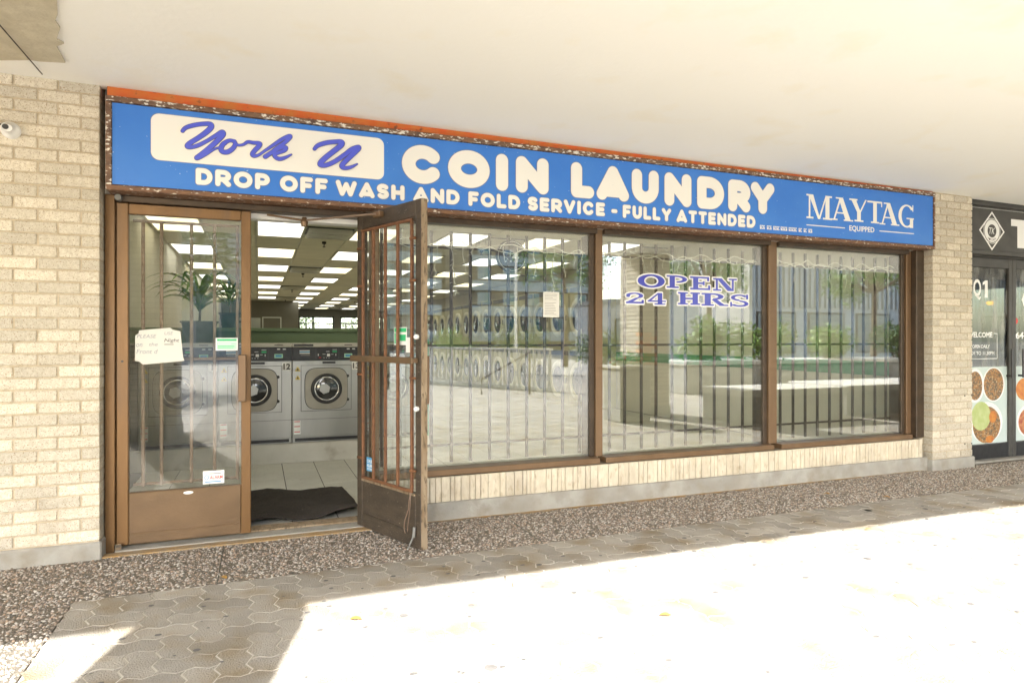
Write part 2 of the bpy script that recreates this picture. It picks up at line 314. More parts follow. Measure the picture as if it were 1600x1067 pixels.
# ------------------------------------------------------------------ flat lettering
def capsule(a, b, r, n=14):
    a = Vector(a[:2]); b = Vector(b[:2]); d = b - a; t = math.atan2(d.y, d.x) if d.length > 1e-9 else 0
    P = []
    for k in range(n + 1): q = t + math.pi / 2 + math.pi * k / n; P.append((a.x + r * math.cos(q), a.y + r * math.sin(q)))
    for k in range(n + 1): q = t - math.pi / 2 + math.pi * k / n; P.append((b.x + r * math.cos(q), b.y + r * math.sin(q)))
    return P
def arc(cx, cy, rx, ry, a0, a1, n=16):
    return [(cx + rx * math.cos(math.radians(a0 + (a1 - a0) * i / n)), cy + ry * math.sin(math.radians(a0 + (a1 - a0) * i / n))) for i in range(n + 1)]
def round_glyph(ch, w, r):
    x0, x1, y0, y1, cx = r, w - r, r, 1 - r, w / 2
    A = {
     'C': [arc(cx, .5, cx - r, .5 - r, 42, 318, 24)], 'O': [arc(cx, .5, cx - r, .5 - r, 0, 360, 32)],
     'I': [[(cx, y0), (cx, y1)]], 'N': [[(x0, y0), (x0, y1), (x1, y0), (x1, y1)]], 'L': [[(x0, y1), (x0, y0), (x1, y0)]],
     'A': [[(x0, y0), (cx, y1), (x1, y0)], [(x0 + .12 * w, y0 + .10), (x1 - .12 * w, y0 + .10)]],
     'U': [[(x0, y1)] + arc(cx, y0 + cx - r, cx - r, cx - r, 180, 360) + [(x1, y1)]],
     'D': [[(x0, y0), (x0, y1)] + arc(cx - .05 * w, .5, x1 - cx + .05 * w, .5 - r, 90, -90) + [(x0, y0)]],
     'P': [[(x0, y0), (x0, y1)] + arc(cx, (1 + .38) / 2 - r * .45, x1 - cx, (y1 - .40) / 2, 90, -90) + [(x0, .40)]],
     'R': [[(x0, y0), (x0, y1)] + arc(cx, (y1 + .42) / 2, x1 - cx, (y1 - .42) / 2, 90, -90) + [(x0, .42)], [(cx, .42), (x1, y0)]],
     'Y': [[(x0, y1), (cx, .47), (x1, y1)], [(cx, .47), (cx, y0)]],
     'F': [[(x0, y0), (x0, y1), (x1, y1)], [(x0, .47), (x1 - .1 * w, .47)]],
     'E': [[(x1, y1), (x0, y1), (x0, y0), (x1, y0)], [(x0, .5), (x1 - .08 * w, .5)]],
     'T': [[(x0, y1), (x1, y1)], [(cx, y1), (cx, y0)]], 'H': [[(x0, y0), (x0, y1)], [(x1, y0), (x1, y1)], [(x0, .5), (x1, .5)]],
     'V': [[(x0, y1), (cx, y0), (x1, y1)]], 'W': [[(x0, y1), (w * .3, y0), (cx, y1 - .1), (w * .7, y0), (x1, y1)]],
     'S': [arc(cx, (y1 + .5) / 2, cx - r, (y1 - .5) / 2, 35, 270, 14) + arc(cx, (y0 + .5) / 2, cx - r, (.5 - y0) / 2, 90, -145, 14)],
     '-': [[(x0, .45), (x1, .45)]],
    }
    return A[ch]
def stroke_polys(lines, r): return [capsule(a, b, r) for l in lines for a, b in zip(l, l[1:])]
def lay(polys, m, parent, y, name='lettering', st=1.5e-5, frame=None):
    """flat polygons (X, Z) laid on a plane of constant y, each a hair above the last; frame=(origin, u, v, n) for other planes"""
    mb = MB()
    for i, P in enumerate(polys):
        if frame:
            o, u, v, n = frame; mb.poly([o + u * a + v * b + n * (y + st * i) for a, b in P])
        else: mb.poly([(a, y - st * i, b) for a, b in P])
    return mb.build(name, m, parent)
def fit(polys, x0, x1, z0, z1): return [[(x0 + (x1 - x0) * a, z0 + (z1 - z0) * b) for a, b in P] for P in polys]
def outline(polys, e):
    out = []
    for P in polys:
        out.append(P)
        for i in range(len(P)): out.append(capsule(P[i], P[(i + 1) % len(P)], e, 5))
    return out
def R_(a, b, c, d): return [(a, b), (c, b), (c, d), (a, d)]
def ring(cx, cy, rx, ry, tx, ty, a0=0, a1=360, n=28):
    o = arc(cx, cy, rx, ry, a0, a1, n); i = arc(cx, cy, rx - tx, ry - ty, a0, a1, n)
    return [[o[k], o[k + 1], i[k + 1], i[k]] for k in range(n)]
SLAB = {
 'O': ring(.5, .5, .5, .5, .24, .13),
 'P': [R_(.16, 0, .40, 1), R_(.02, .88, .5, 1), R_(.02, 0, .58, .12)] + ring(.48, .71, .5, .29, .22, .12, 90, -90, 14),
 'E': [R_(.16, 0, .40, 1), R_(.02, .87, .92, 1), R_(.02, 0, .97, .13), R_(.3, .44, .7, .57), R_(.82, .68, .92, 1), R_(.87, 0, .97, .36), R_(.62, .36, .7, .66)],
 'N': [R_(.12, 0, .20, 1), R_(0, .88, .34, 1), R_(0, 0, .34, .12), [(.14, 1), (.36, 1), (.87, 0), (.62, 0)], R_(.79, 0, .87, 1), R_(.65, .88, 1, 1)],
 '2': ring(.48, .72, .46, .28, .22, .12, 170, -50, 20) + [[(.52, .52), (.82, .62), (.35, .12), (.03, .12)], R_(.03, 0, .95, .17), R_(.85, 0, .97, .34), capsule((.14, .68), (.15, .68), .1)],
 '4': [R_(.55, 0, .78, 1), R_(.03, .24, .97, .36), [(.03, .3), (.18, .3), (.66, 1), (.55, 1)], R_(.38, 0, .95, .11)],
 'H': [R_(.10, 0, .34, 1), R_(.66, 0, .90, 1), R_(.3, .43, .7, .56)] + [R_(a, b, a + .44, b + .12) for a in (0, .56) for b in (0, .88)],
 'R': [R_(.12, 0, .34, 1), R_(0, .88, .5, 1), R_(0, 0, .46, .12)] + ring(.42, .74, .40, .26, .2, .12, 90, -90, 14) + [[(.36, .5), (.58, .5), (.92, .0), (.68, 0)], R_(.70, 0, 1, .11)],
 'S': ring(.5, .74, .44, .26, .2, .12, 20, 270, 16) + ring(.5, .26, .46, .26, .2, .12, 90, -160, 16) + [R_(.84, .62, .94, 1), R_(.03, 0, .12, .38)],
}
SERIF = {
 'M': [R_(.09, 0, .15, 1), R_(0, 0, .27, .07), R_(0, .93, .22, 1), [(.08, 1), (.26, 1), (.53, 0), (.45, 0)], [(.46, 0), (.53, 0), (.80, 1), (.75, 1)], R_(.74, 0, .90, 1), R_(.64, 0, 1, .07), R_(.75, .93, 1, 1)],
 'A': [[(.09, 0), (.16, 0), (.47, 1), (.39, 1)], [(.33, 1), (.53, 1), (.90, 0), (.66, 0)], R_(.22, .30, .70, .36), R_(0, 0, .29, .06), R_(.57, 0, 1, .06), R_(.21, .94, .5, 1)],
 'Y': [[(.04, 1), (.30, 1), (.58, .42), (.38, .42)], [(.82, 1), (.90, 1), (.57, .40), (.49, .40)], R_(.38, 0, .58, .46), R_(.24, 0, .72, .07), R_(-.04, .93, .40, 1)],
 'T': [R_(.36, 0, .62, 1), R_(-.05, .92, 1, 1), R_(.92, .76, 1, 1), R_(.20, 0, .78, .07)],
 'G': ring(.54, .5, .54, .5, .2, .07, 38, 310, 26) + [R_(.74, .02, .95, .42), R_(.52, .37, 1.0, .43), R_(.90, .72, .96, 1), R_(.72, .0, .95, .05)],
}
def put(glyph, px0, px1, py0, py1, Y):                 # glyph fitted to a measured letter box
    xa, _ = at_y(px0, 300, Y); xb, _ = at_y(px1, 300, Y)
    mx = (px0 + px1) / 2; _, zt = at_y(mx, py0, Y); _, zb = at_y(mx, py1, Y)
    return fit(glyph, xa, xb, zb, zt)
def text(body, x0, x1, z0, z1, y, m, parent, bold=0.0, name='lettering', frame=None, shear=0):
    c = bpy.data.curves.new('t', 'FONT'); c.body = body; c.offset = bold; c.shear = shear; c.resolution_u = 3
    o = bpy.data.objects.new('t', c); col.objects.link(o); bpy.context.view_layer.update()
    me = bpy.data.meshes.new_from_object(o.evaluated_get(bpy.context.evaluated_depsgraph_get()))
    bpy.data.objects.remove(o); bpy.data.curves.remove(c)
    V = [v.co.copy() for v in me.vertices]; Fc = [tuple(p.vertices) for p in me.polygons]; bpy.data.meshes.remove(me)
    ax, bx = min(v.x for v in V), max(v.x for v in V); ay, by = min(v.y for v in V), max(v.y for v in V)
    mb = MB()
    for v in V:
        a = x0 + (v.x - ax) / (bx - ax) * (x1 - x0); b = z0 + (v.y - ay) / (by - ay) * (z1 - z0)
        mb.v.append(tuple(frame[0] + frame[1] * a + frame[2] * b + frame[3] * y) if frame else (a, y, b))
    mb.f = Fc
    return mb.build(name, m, parent)
def smooth_path(pts, k=5):
    P = [Vector(p) for p in pts]; out = []
    for i in range(len(P) - 1):
        a, b, c, d = P[max(0, i - 1)], P[i], P[i + 1], P[min(len(P) - 1, i + 2)]
        for j in range(k):
            t = j / k; out.append(.5 * ((2 * b) + (c - a) * t + (2 * a - 5 * b + 4 * c - d) * t * t + (3 * b - a - 3 * c + d) * t ** 3))
    out.append(P[-1]); return out

# ================================================================== SETTING
def zs(X): return 2.695 - 0.0065 * (X + 0.84)          # the soffit falls a touch to the right
g = MB()
g.poly([(-300, -300, -.03), (300, -300, -.03), (300, 300, -.03), (-300, 300, -.03)])
struct('ground', g, 'farground', 'pale paved ground running out beyond the plaza')
# bedding under pavers and aggregate
struct('paver_bed', box(-.82, 16, -16, -.655, -.025, -.0022), 'sand', 'sandy joint bed showing pale between the plaza pavers')
agg = MB().box(-4, 9.5, -.65, .32, -.025, .0).box(-4, -.825, -5.2, -.652, -.025, .0)
agg = struct('aggregate_strip', agg, 'aggbed', 'exposed aggregate strip of brown and grey pebbles along the shopfront')
# pebbles
rs = np.random.RandomState(3)
def pebbles(n, xr, yr, name, par):
    X = rs.uniform(*xr, n); Y = rs.uniform(*yr, n); R = rs.uniform(.0036, .0100, n); H = R * rs.uniform(.35, .8, n); A = rs.uniform(0, 6.28, n); E_ = rs.uniform(.6, 1, n)
    k = 6; V = np.zeros((n, k + k // 2 + 1, 3)); 
    for i in range(k):
        t = A + i * 2 * np.pi / k; jr = R * rs.uniform(.75, 1.2, n)
        V[:, i, 0] = X + np.cos(t) * jr; V[:, i, 1] = Y + np.sin(t) * jr * E_; V[:, i, 2] = -.001
    for i in range(3):
        t = A + .5 + i * 2 * np.pi / 3
        V[:, k + i, 0] = X + np.cos(t) * R * .45; V[:, k + i, 1] = Y + np.sin(t) * R * .45 * E_; V[:, k + i, 2] = H * rs.uniform(.7, 1.1, n)
    F = []
    tri = [(0, 1, 6), (1, 7, 6), (1, 2, 7), (2, 3, 7), (3, 8, 7), (3, 4, 8), (4, 5, 8), (5, 6, 8), (5, 0, 6), (6, 7, 8)]
    nv = k + 4
    nv = V.shape[1]; T = np.array(tri); idx = (np.arange(n)[:, None, None] * nv + T[None]).reshape(-1)
    me = bpy.data.meshes.new(name); me.vertices.add(n * nv); me.vertices.foreach_set('co', V.reshape(-1))
    nf = n * len(tri); me.loops.add(nf * 3); me.loops.foreach_set('vertex_index', idx.astype(np.int32))
    me.polygons.add(nf); me.polygons.foreach_set('loop_start', np.arange(0, nf * 3, 3, dtype=np.int32)); me.update(calc_edges=True)
    me.materials.append(M['pebble']); o = bpy.data.objects.new(name, me); col.objects.link(o); o.parent = par; o['kind'] = 'stuff'; return o
m = bpy.data.materials.new('pebble'); m.use_nodes = True; N = m.node_tree.nodes; L = m.node_tree.links
ge = N.new('ShaderNodeNewGeometry'); cr = N.new('ShaderNodeValToRGB'); cr.color_ramp.interpolation = 'LINEAR'
els = cr.color_ramp.elements; els[0].color = (.12, .11, .095, 1); els[1].color = (.50, .47, .41, 1); els[1].position = 1
for p_, c_ in ((.15, (.19, .165, .14, 1)), (.35, (.27, .20, .14, 1)), (.5, (.34, .31, .27, 1)), (.65, (.36, .25, .17, 1)), (.8, (.42, .39, .34, 1))):
    e = els.new(p_); e.color = c_
L.new(ge.outputs['Random Per Island'], cr.inputs[0]); L.new(cr.outputs[0], N['Principled BSDF'].inputs['Base Color']); N['Principled BSDF'].inputs['Roughness'].default_value = .75
M['pebble'] = m
pebbles(40000, (-2.2, 7.9), (-.65, .03), 'pebble_surface', agg)
pebbles(9000, (-2.2, -.825), (-1.9, -.652), 'pebble_surface', agg)

# interlocking zigzag pavers, herringbone
U = .1125
def wob(t): return (0, .10, .0, -.10)[int(round(t * 4)) % 4] if False else 0
def unit_edge(p, q):
    (x0, y0), (x1, y1) = p, q; out = [(x0, y0)]
    s = (x1 - x0) + (y1 - y0)
    lo = 1 if s > 0 else -1
    for t in ((.28, .72) if True else ()):
        tt = t if lo > 0 else 1 - t
        a = .11 if tt < .5 else -.11
        X = x0 + (x1 - x0) * t; Y = y0 + (y1 - y0) * t
        if y0 == y1: Y += a
        else: X += a
        out.append((X, Y))
    return out
def paver_outline(w_, h_):
    P = []
    pts = [(i, 0) for i in range(w_)] + [(w_, j) for j in range(h_)] + [(w_ - i, h_) for i in range(w_)] + [(0, h_ - j) for j in range(h_)]
    for a, b in zip(pts, pts[1:] + pts[:1]): P += unit_edge(a, b)
    cx, cy = w_ / 2, h_ / 2
    P = [((x - cx), (y - cy)) for x, y in P]
    n = len(P); out = []
    for i in range(n):                                   # inset by the joint
        a, b, c = P[i - 1], P[i], P[(i + 1) % n]
        d1 = Vector((b[0] - a[0], b[1] - a[1])).normalized(); d2 = Vector((c[0] - b[0], c[1] - b[1])).normalized()
        nn = Vector((-(d1.y + d2.y), d1.x + d2.x)).normalized()
        out.append(((b[0] + nn.x * .036) * U, (b[1] + nn.y * .036) * U))
    return out
OUT = {'h': paver_outline(2, 1), 'v': paver_outline(1, 2), 's': paver_outline(1, 1)}
PM = {}
for k, P in OUT.items():
    n = len(P); me = bpy.data.meshes.new('paver')
    me.from_pydata([(x, y, 0) for x, y in P] + [(x, y, -.02) for x, y in P], [], [tuple(range(n))] + [(i, i + n, (i + 1) % n + n, (i + 1) % n) for i in range(n)])
    me.materials.append(M['paver']); PM[k] = me
pavs = []
for i in range(-60, 150):
    for j in range(-145, 5):
        k = (i - j) % 4
        if k == 0: o = ('h', (i + 1) * U, (j + .5) * U)
        elif k == 3: o = ('v', (i + .5) * U, (j + 1) * U)
        else: continue
        x, y = o[1] - .82 + .0, o[2] - .66
        if o[1] < .05 or x > 15.9 or y > -.70 or y < -15.9: continue
        pavs.append((o[0], x, y))
cov = set()
for i in range(-60, 150):
    for j in range(-145, 5):
        pass
def covered(i, j):
    k = (i - j) % 4
    if k in (0, 1): i0 = i - k; return keep('h', i0, j)
    j0 = j if k == 3 else j - 1
    return keep('v', i, j0)
def keep(o, i, j):
    x, y = ((i + 1) * U, (j + .5) * U) if o == 'h' else ((i + .5) * U, (j + 1) * U)
    return not (x < .05 or x - .82 > 15.9 or y - .66 > -.70 or y - .66 < -15.9)
for i in range(0, 150):
    for j in range(-140, 0):
        if (i < 3 or j > -4) and not covered(i, j): pavs.append(('s', (i + .5) * U - .82, (j + .5) * U - .66))
# strip where the herringbone meets the border: fill with half units so no hole shows
view = []
for k, x, y in pavs:
    px_, py_ = proj(x, y, 0); 
    d = math.hypot(x, y + DIST)
    inside = -40 < px_ < 1640 and 560 < py_ < 1100
    view.append((0 if inside else 1, d, k, x, y))
view.sort()
pave = struct('paved_plaza', box(-.82, 16, -16, -15.99, -.02, -.004), 'conc_pale', 'beige interlocking zigzag pavers, shaded by the canopy and white in the sun')
for _, d, k, x, y in view[:300]:
    o = bpy.data.objects.new('paver', PM[k]); col.objects.link(o); o.parent = pave
    o.location = (x, y, uni(-.0006, .0012)); o.rotation_euler = (uni(-.005, .005), uni(-.005, .005), uni(-.006, .006))
rest = view[300:]
Vs = []; Fs = []; ls = []; tot = 0; starts = []; li = []
for _, d, k, x, y in rest:
    P = OUT[k]; n = len(P); z = uni(-.0006, .0012); a, b = uni(-.005, .005), uni(-.006, .006); base = len(Vs)
    Vs += [(x + p, y + q, z + a * p + b * q) for p, q in P] + [(x + p, y + q, -.02) for p, q in P]
    Fs.append(tuple(range(base, base + n)))
    if abs(x) < 9: Fs += [(base + i, base + i + n, base + (i + 1) % n + n, base + (i + 1) % n) for i in range(n)]
me = bpy.data.meshes.new('far_pavers'); me.from_pydata(Vs, [], Fs); me.materials.append(M['paver'])
o = bpy.data.objects.new('far_pavers', me); col.objects.link(o); o.parent = pave; o['kind'] = 'stuff'

gm_ = MB()
for _ in range(380):
    x, y = uni(-.7, 7.5), -.8 - 3.2 * rnd() ** 1.3; r_ = uni(.003, .016) if rnd() < .9 else uni(.015, .026); e_ = uni(.6, 1)
    gm_.poly([(x + r_ * uni(.8, 1.15) * math.cos(q * .63), y + r_ * e_ * uni(.8, 1.15) * math.sin(q * .63), .0028) for q in range(10)])
tag(gm_.build('gum_spots', mat('gum_spot', (.09, .085, .08), (.16, .15, .14), 20, .8)), 'dark gum spots trodden into the paving', kind='stuff')
for x in (-.2, 1.62, 3.42, 5.25): box(x, x + .006, -.65, .03, -.002, .0038).build('expansion_joint', 'grout', agg)
dl = MB(); X = .78; top = []; bot = []
while X < 5.9: top.append((X, .036, .0072)); bot.append((X, .036 - uni(.008, .05) * (1.3 - abs(X - 2.6) * .25 if X < 6 else .3), .0062)); X += .05
dl.poly(bot + top[::-1]); dl.build('dirt_line', 'ochre', agg)

# canopy slab and soffit
s = MB(); xs = (-9, 20)
s.prism([(xs[0], -5.0, zs(xs[0])), (xs[1], -5.0, zs(xs[1])), (xs[1], .06, zs(xs[1])), (xs[0], .06, zs(xs[0]))], (0, 0, .5))
struct('soffit', s, 'soffit', 'off-white painted soffit of the walkway canopy')
struct('roof_slab', box(-9, 20, .061, 28.4, 2.72, 3.2), 'conc_pale')
struct('upper_wall', box(-9, 20, -4.9, 28.2, 3.25, 9), 'conc_pale')
# rough plaster patch at the top left and a wire across it
sp = MB(); pts = [(0, -60), (86, -60), (90, 20), (86, 30), (94, 42), (88, 60), (100, 66), (88, 70), (102, 96), (62, 94), (48, 92), (0, 96)]
W3 = []
for p in pts:
    a, b = at_z(p[0] - (0 if p[0] else 260), p[1], zs(-1.2) - .004); W3.append((a, b, zs(a) - .012))
sp.prism(W3, (0, 0, .010))
tag(sp.build('plaster_patch', 'soffit_old', loc=W3[3]), 'rough grey-beige plaster patch with a jagged edge on the soffit, top left', 'plaster patch')
a = at_z(-40, -6, zs(-1.2) - .02); b = at_z(66, 118, zs(-1.2) - .02)
wr = MB().tube([(a[0], a[1], zs(-1.2) - .02), ((a[0] + b[0]) / 2 + .01, (a[1] + b[1]) / 2, zs(-1.2) - .03), (b[0], b[1], zs(-1.2) - .015)], .003)
tag(wr.build('cable', 'bar', loc=(a[0], a[1], 2.67)), 'thin dark cable slanting across the rough plaster at the top left', 'cable')

# ---- interior shell
fl = struct('interior_floor', box(-1.3, 6.3, .33, 28, -.02, -.002), 'grout', 'pale square floor tiles inside the laundry')
tl = MB()
T = .305
for i in range(-4, 21):
    for j in range(0, 91):
        x = .155 + i * T - .09; y = .33 + (j + .5) * T
        if not (-1.15 < x < 6.0): continue
        if y < 2.7 and -.45 < x < 2.6 :
            piece('floor_tile', fl, T - .007, T - .007, .012, (x, y, -.0055 + uni(-.0004, .0004)), 'tile', 0.001, .001)
        elif not (2.7 < y < 4.4 and x < 1.7): tl.box(x - T / 2 + .003, x + T / 2 - .003, y - T / 2 + .003, y + T / 2 - .003, -.012, .0005)
o = tl.build('far_floor_tiles', 'tile', fl); o['kind'] = 'stuff'
struct('left_interior_wall', box(-1.40, -1.25, .2, 21.6, 0, 2.715), 'wall_in', 'cream interior wall on the left')
rw = struct('right_interior_wall', box(6.05, 6.2, .2, 28, 0, 2.715), 'wall_in', 'cream interior wall on the right with a green stripe')
box(6.035, 6.052, .25, 6.0, .872, 1.018).build('green_stripe', 'stripe', rw)
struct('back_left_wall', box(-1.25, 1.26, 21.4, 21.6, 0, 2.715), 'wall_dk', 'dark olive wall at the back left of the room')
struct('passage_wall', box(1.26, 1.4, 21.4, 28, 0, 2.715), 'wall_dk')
bw = MB(); wins = [(1.75, 3.36), (3.66, 4.9), (5.1, 5.9)]
ex = 1.4
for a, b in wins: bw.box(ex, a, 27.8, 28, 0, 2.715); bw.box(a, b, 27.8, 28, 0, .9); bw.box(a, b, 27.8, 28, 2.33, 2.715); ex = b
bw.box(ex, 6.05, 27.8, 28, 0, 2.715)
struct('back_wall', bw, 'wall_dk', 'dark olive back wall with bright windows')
for n_, (a, b) in enumerate(wins):
    t = thing('back_window', ((a + b) / 2, 27.85, .9), ['bright back window seen over the washers, left one behind the washer tops', 'bright back window, middle one in the far wall', 'bright back window, rightmost one in the far wall'][n_], 'window', 'windows in the far back wall')
    box(a + .05, b - .05, 27.88, 27.89, .95, 2.28).build('pane', 'panepale', t)
    fr = MB(); fr.box(a, a + .05, 27.86, 27.92, .9, 2.33).box(b - .05, b, 27.86, 27.92, .9, 2.33).box(a + .05, b - .05, 27.86, 27.92, 2.28, 2.33).box(a + .05, b - .05, 27.86, 27.92, .9, .95).box(a + .05, b - .05, 27.86, 27.92, 1.98, 2.03)
    fr.box(a + (b - a) * .2, a + (b - a) * .2 + .05, 27.861, 27.919, .95, 1.98).build('frame', 'black', t)
# front wall above the windows
struct('shopfront_lintel', box(-.84, 5.97, .121, .32, 2.10, 2.715), 'conc_pale', 'wall over the shopfront, hidden behind the blue sign')
# ceiling
ce = struct('ceiling', box(-1.25, 6.05, .32, 28, 2.672, 2.70), 'tbar', 'suspended ceiling of beige tiles over the laundry')
LX0, LY0, PX, PY = -.035, 1.53, .6, 1.21
lights = []
for i in range(-2, 11):
    for j in range(0, 22):
        x = LX0 + PX * (i + .5); y = LY0 + PY * (j + .5) - PY
        if y > 27.5 or not (-1.2 < x < 6.0): continue
        if x < 1.2 and y > 21.3: continue
        if i % 2 == 0 and j % 2 == 1: lights.append((i // 2, (j - 1) // 2, x, y)); continue
        if i % 4 == 1 and j % 4 == 3: continue        # diffuser
        piece('ceiling_tile', ce, PX - .022, PY - .022, .01, (x, y, 2.668), 'ctile', 0)
ORD = ['first', 'second', 'third', 'fourth', 'fifth', 'sixth', 'seventh', 'eighth', 'ninth', 'tenth', 'eleventh', 'twelfth']
gx = sorted(set(l[0] for l in lights))
for ci, rj, x, y in lights:
    t = thing('ceiling_light', (x, y, 2.66), 'ceiling light panel, %s row from the entrance, %s column from the left' % (ORD[rj], ORD[gx.index(ci)]), 'light', 'fluorescent ceiling light panels')
    f = MB(); f.box(x - .295, x - .27, y - .595, y + .595, 2.65, 2.675).box(x + .27, x + .295, y - .595, y + .595, 2.65, 2.675).box(x - .27, x + .27, y - .595, y - .57, 2.65, 2.675).box(x - .27, x + .27, y + .57, y + .595, 2.65, 2.675)
    f.build('frame', 'tbar', t); box(x - .27, x + .27, y - .57, y + .57, 2.655, 2.665).build('diffuser', 'lens' if (ci + rj) % 2 == 0 else 'lens2', t)
dk = 0
for i in range(-2, 11):
    for j in range(0, 22):
        if i % 4 == 1 and j % 4 == 3:
            x = LX0 + PX * (i + .5); y = LY0 + PY * (j + .5) - PY
            if y > 27.5 or (x < 1.2 and y > 21.3) or x > 6: continue
            t = thing('air_vent', (x, y, 2.65), 'dark slotted air vent in the ceiling, %s from the entrance, %s' % (ORD[(j - 3) // 4], ['left row', 'middle row', 'right row'][(i - 1) // 4]), 'air vent', 'ceiling air vents')
            box(x - .29, x + .29, y - .3, y + .3, 2.66, 2.67).build('backing', 'black', t)
            for q in range(4): box(x - .27, x + .27, y - .27 + q * .16, y - .23 + q * .16, 2.60, 2.662).build('louvre', 'tbar', t)
            sp_ = MB().lathe(x + .02, y + .9, 2.6, [(.03, .06), (.03, .03), (.008, .03), (.008, -.01), (.022, -.012), (.022, -.02)], 10, 'z')
            tag(sp_.build('sprinkler', 'bar', loc=(x + .02, y + .9, 2.6)), 'small dark ceiling sprinkler behind the %s air vent, %s' % (ORD[(j - 3) // 4], ['left row', 'middle row', 'right row'][(i - 1) // 4]), 'sprinkler', 'ceiling sprinklers')
# walls of the neighbouring unit
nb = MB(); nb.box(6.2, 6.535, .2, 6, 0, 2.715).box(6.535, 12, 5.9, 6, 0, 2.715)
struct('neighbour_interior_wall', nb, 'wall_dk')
struct('neighbour_floor', box(6.535, 12, .3, 5.9, -.02, 0), 'tile')

# ================================================================== BRICK PILLARS
CO = .0667
def pillar_rows(t, z0, n, spec, y0):
    """spec(k) -> list of (x0, x1, ydepth) bricks of a course whose face lies at y0"""
    for k in range(n):
        z = z0 + k * CO + CO / 2
        for x0, x1, dep in spec(k):
            j = uni(-.0015, .0015)
            piece('brick', t, round(x1 - x0 - .009, 3), round(dep, 3), CO - .009, ((x0 + x1) / 2 + uni(-.001, .001), y0 + dep / 2 + j, z + uni(-.0007, .0007)), 'brick', .0035, .004)
t = thing('brick_pillar', (-1.2, .1, 0), 'buff brick pillar at the left edge, beside the bronze door', 'brick pillar')
box(-2.6, -.846, .006, .30, .10, 2.72).build('mortar', 'mortar', t)
def specL(k):
    if k % 2: xs_ = [-.839, -.934] + [-.934 - .205 * i for i in range(1, 8)]
    else: xs_ = [-.839 - .205 * i for i in range(0, 8)]
    out = []
    for i, (b, a) in enumerate(zip(xs_, xs_[1:])): out.append((a, b, .195 if i == 0 else .09))
    return out
pillar_rows(t, .103, 39, specL, 0)
cbox(-2.62, -.832, -.012, .29, -.01, .10, c=.008).build('concrete_base', 'concrete', t)
struct('side_wall', box(-9, -2.63, .05, .30, 0, 2.72), 'conc_pale', 'plain pale wall continuing left of the brick pillar')
t = thing('brick_pillar', (6.25, .1, 0), 'buff brick pillar between the laundry window and the dark shop door', 'brick pillar')
box(5.976, 6.524, .006, .30, .105, 2.72).build('mortar', 'mortar', t)
def specR(k): return [(5.97, 6.165, .095), (6.165, 6.36, .09), (6.36, 6.535, .19)] if k % 2 == 0 else [(5.97, 6.075, .195), (6.075, 6.27, .09), (6.27, 6.46, .09), (6.46, 6.535, .19)]
pillar_rows(t, .108, 38, specR, 0)
for k in range(38):
    if k % 2 == 0: piece('brick', t, .09, .095, CO - .009, (5.97 + .0465, .1475, .108 + k * CO + CO / 2), 'brick', .0035, .003)
cbox(5.955, 6.55, -.015, .29, -.01, .106, c=.008).build('concrete_base', 'concrete', t)
for x_, z_ in ((6.42, .70), (6.52, .70), (6.42, .23), (6.52, .23)):
    MB().lathe(x_, -.002, z_, [(.007, .004), (.007, -.001)], 8).build('screw_hole', 'black', t)
# low ribbed wall under the windows
t = thing('sill_wall', (3.3, .1, 0), 'low wall of narrow cream fluted panels on a grey concrete kerb under the windows', 'low wall')
cbox(.74, 5.955, .035, .29, -.01, .128, c=.006).build('concrete_kerb', 'concrete', t)
box(.74, 5.90, .064, .28, .128, .300).build('backing', 'mortar_dk', t)
x = .745
while x < 5.86:
    w_ = random.choice((.032, .04, .045, .055, .065, .09)); w_ = min(w_, 5.895 - x)
    piece('rib', t, round(w_ - .0035, 3), .022, .17, (x + w_ / 2, .057 + uni(-.0012, .0012), .2145), 'rib', .002); x += w_

# ================================================================== WINDOWS
def window(n, x0, x1, bars, label, mull_w):
    t = thing('shop_window', ((x0 + x1) / 2, .15, .3), label, 'window', 'barred laundry windows')
    cbox(x0 - .005, x1 + .005, .075, .21, .303, .345, c=.003).build('sill', 'bronze_lt', t)
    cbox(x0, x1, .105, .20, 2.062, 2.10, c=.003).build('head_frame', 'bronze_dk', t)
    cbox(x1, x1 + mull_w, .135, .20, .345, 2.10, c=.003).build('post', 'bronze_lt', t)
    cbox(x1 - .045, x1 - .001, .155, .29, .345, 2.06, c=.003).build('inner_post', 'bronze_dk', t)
    box(x0, x1, .168, .174, .345, 2.062).build('pane', 'panepale', t)
    for x in bars: cbox(x - .011, x + .011, .245, .263, .36, 2.03 + uni(-.006, .006), c=.003).build('bar', 'bar', t)
    for z in (1.915, 1.205, .485): cbox(x0 + .02, x1 - .045, .264, .270, z - .009, z + .009, c=.002).build('cross_bar', 'bar', t)
    return t
pb = lambda L_: [at_y(x, 500, .254)[0] for x in L_]
w1 = window(0, .76, 2.425, [.80, .93, 1.02] + pb((674, 705, 735, 765, 794, 823, 851, 879, 905)), 'barred window nearest the door, with a white notice taped on its right side', .06)
w2 = window(1, 2.487, 4.12, pb((952, 976, 1002, 1025, 1050, 1071, 1095, 1116, 1138, 1160, 1180)), 'middle barred window carrying the blue OPEN 24 HRS lettering', .09)
w3 = window(2, 4.212, 5.80, pb((1219, 1239, 1258, 1277, 1296, 1314, 1332, 1349, 1367, 1384, 1400)), 'barred window farthest right, beside the brick pillar', .06)
cbox(5.86, 5.965, .08, .21, .31, 2.10, c=.004).build('jamb', 'bronze_dk', w3)
cbox(.70, .758, .10, .20, .02, 2.10, c=.004).build('jamb', 'bronze_lt', w1)
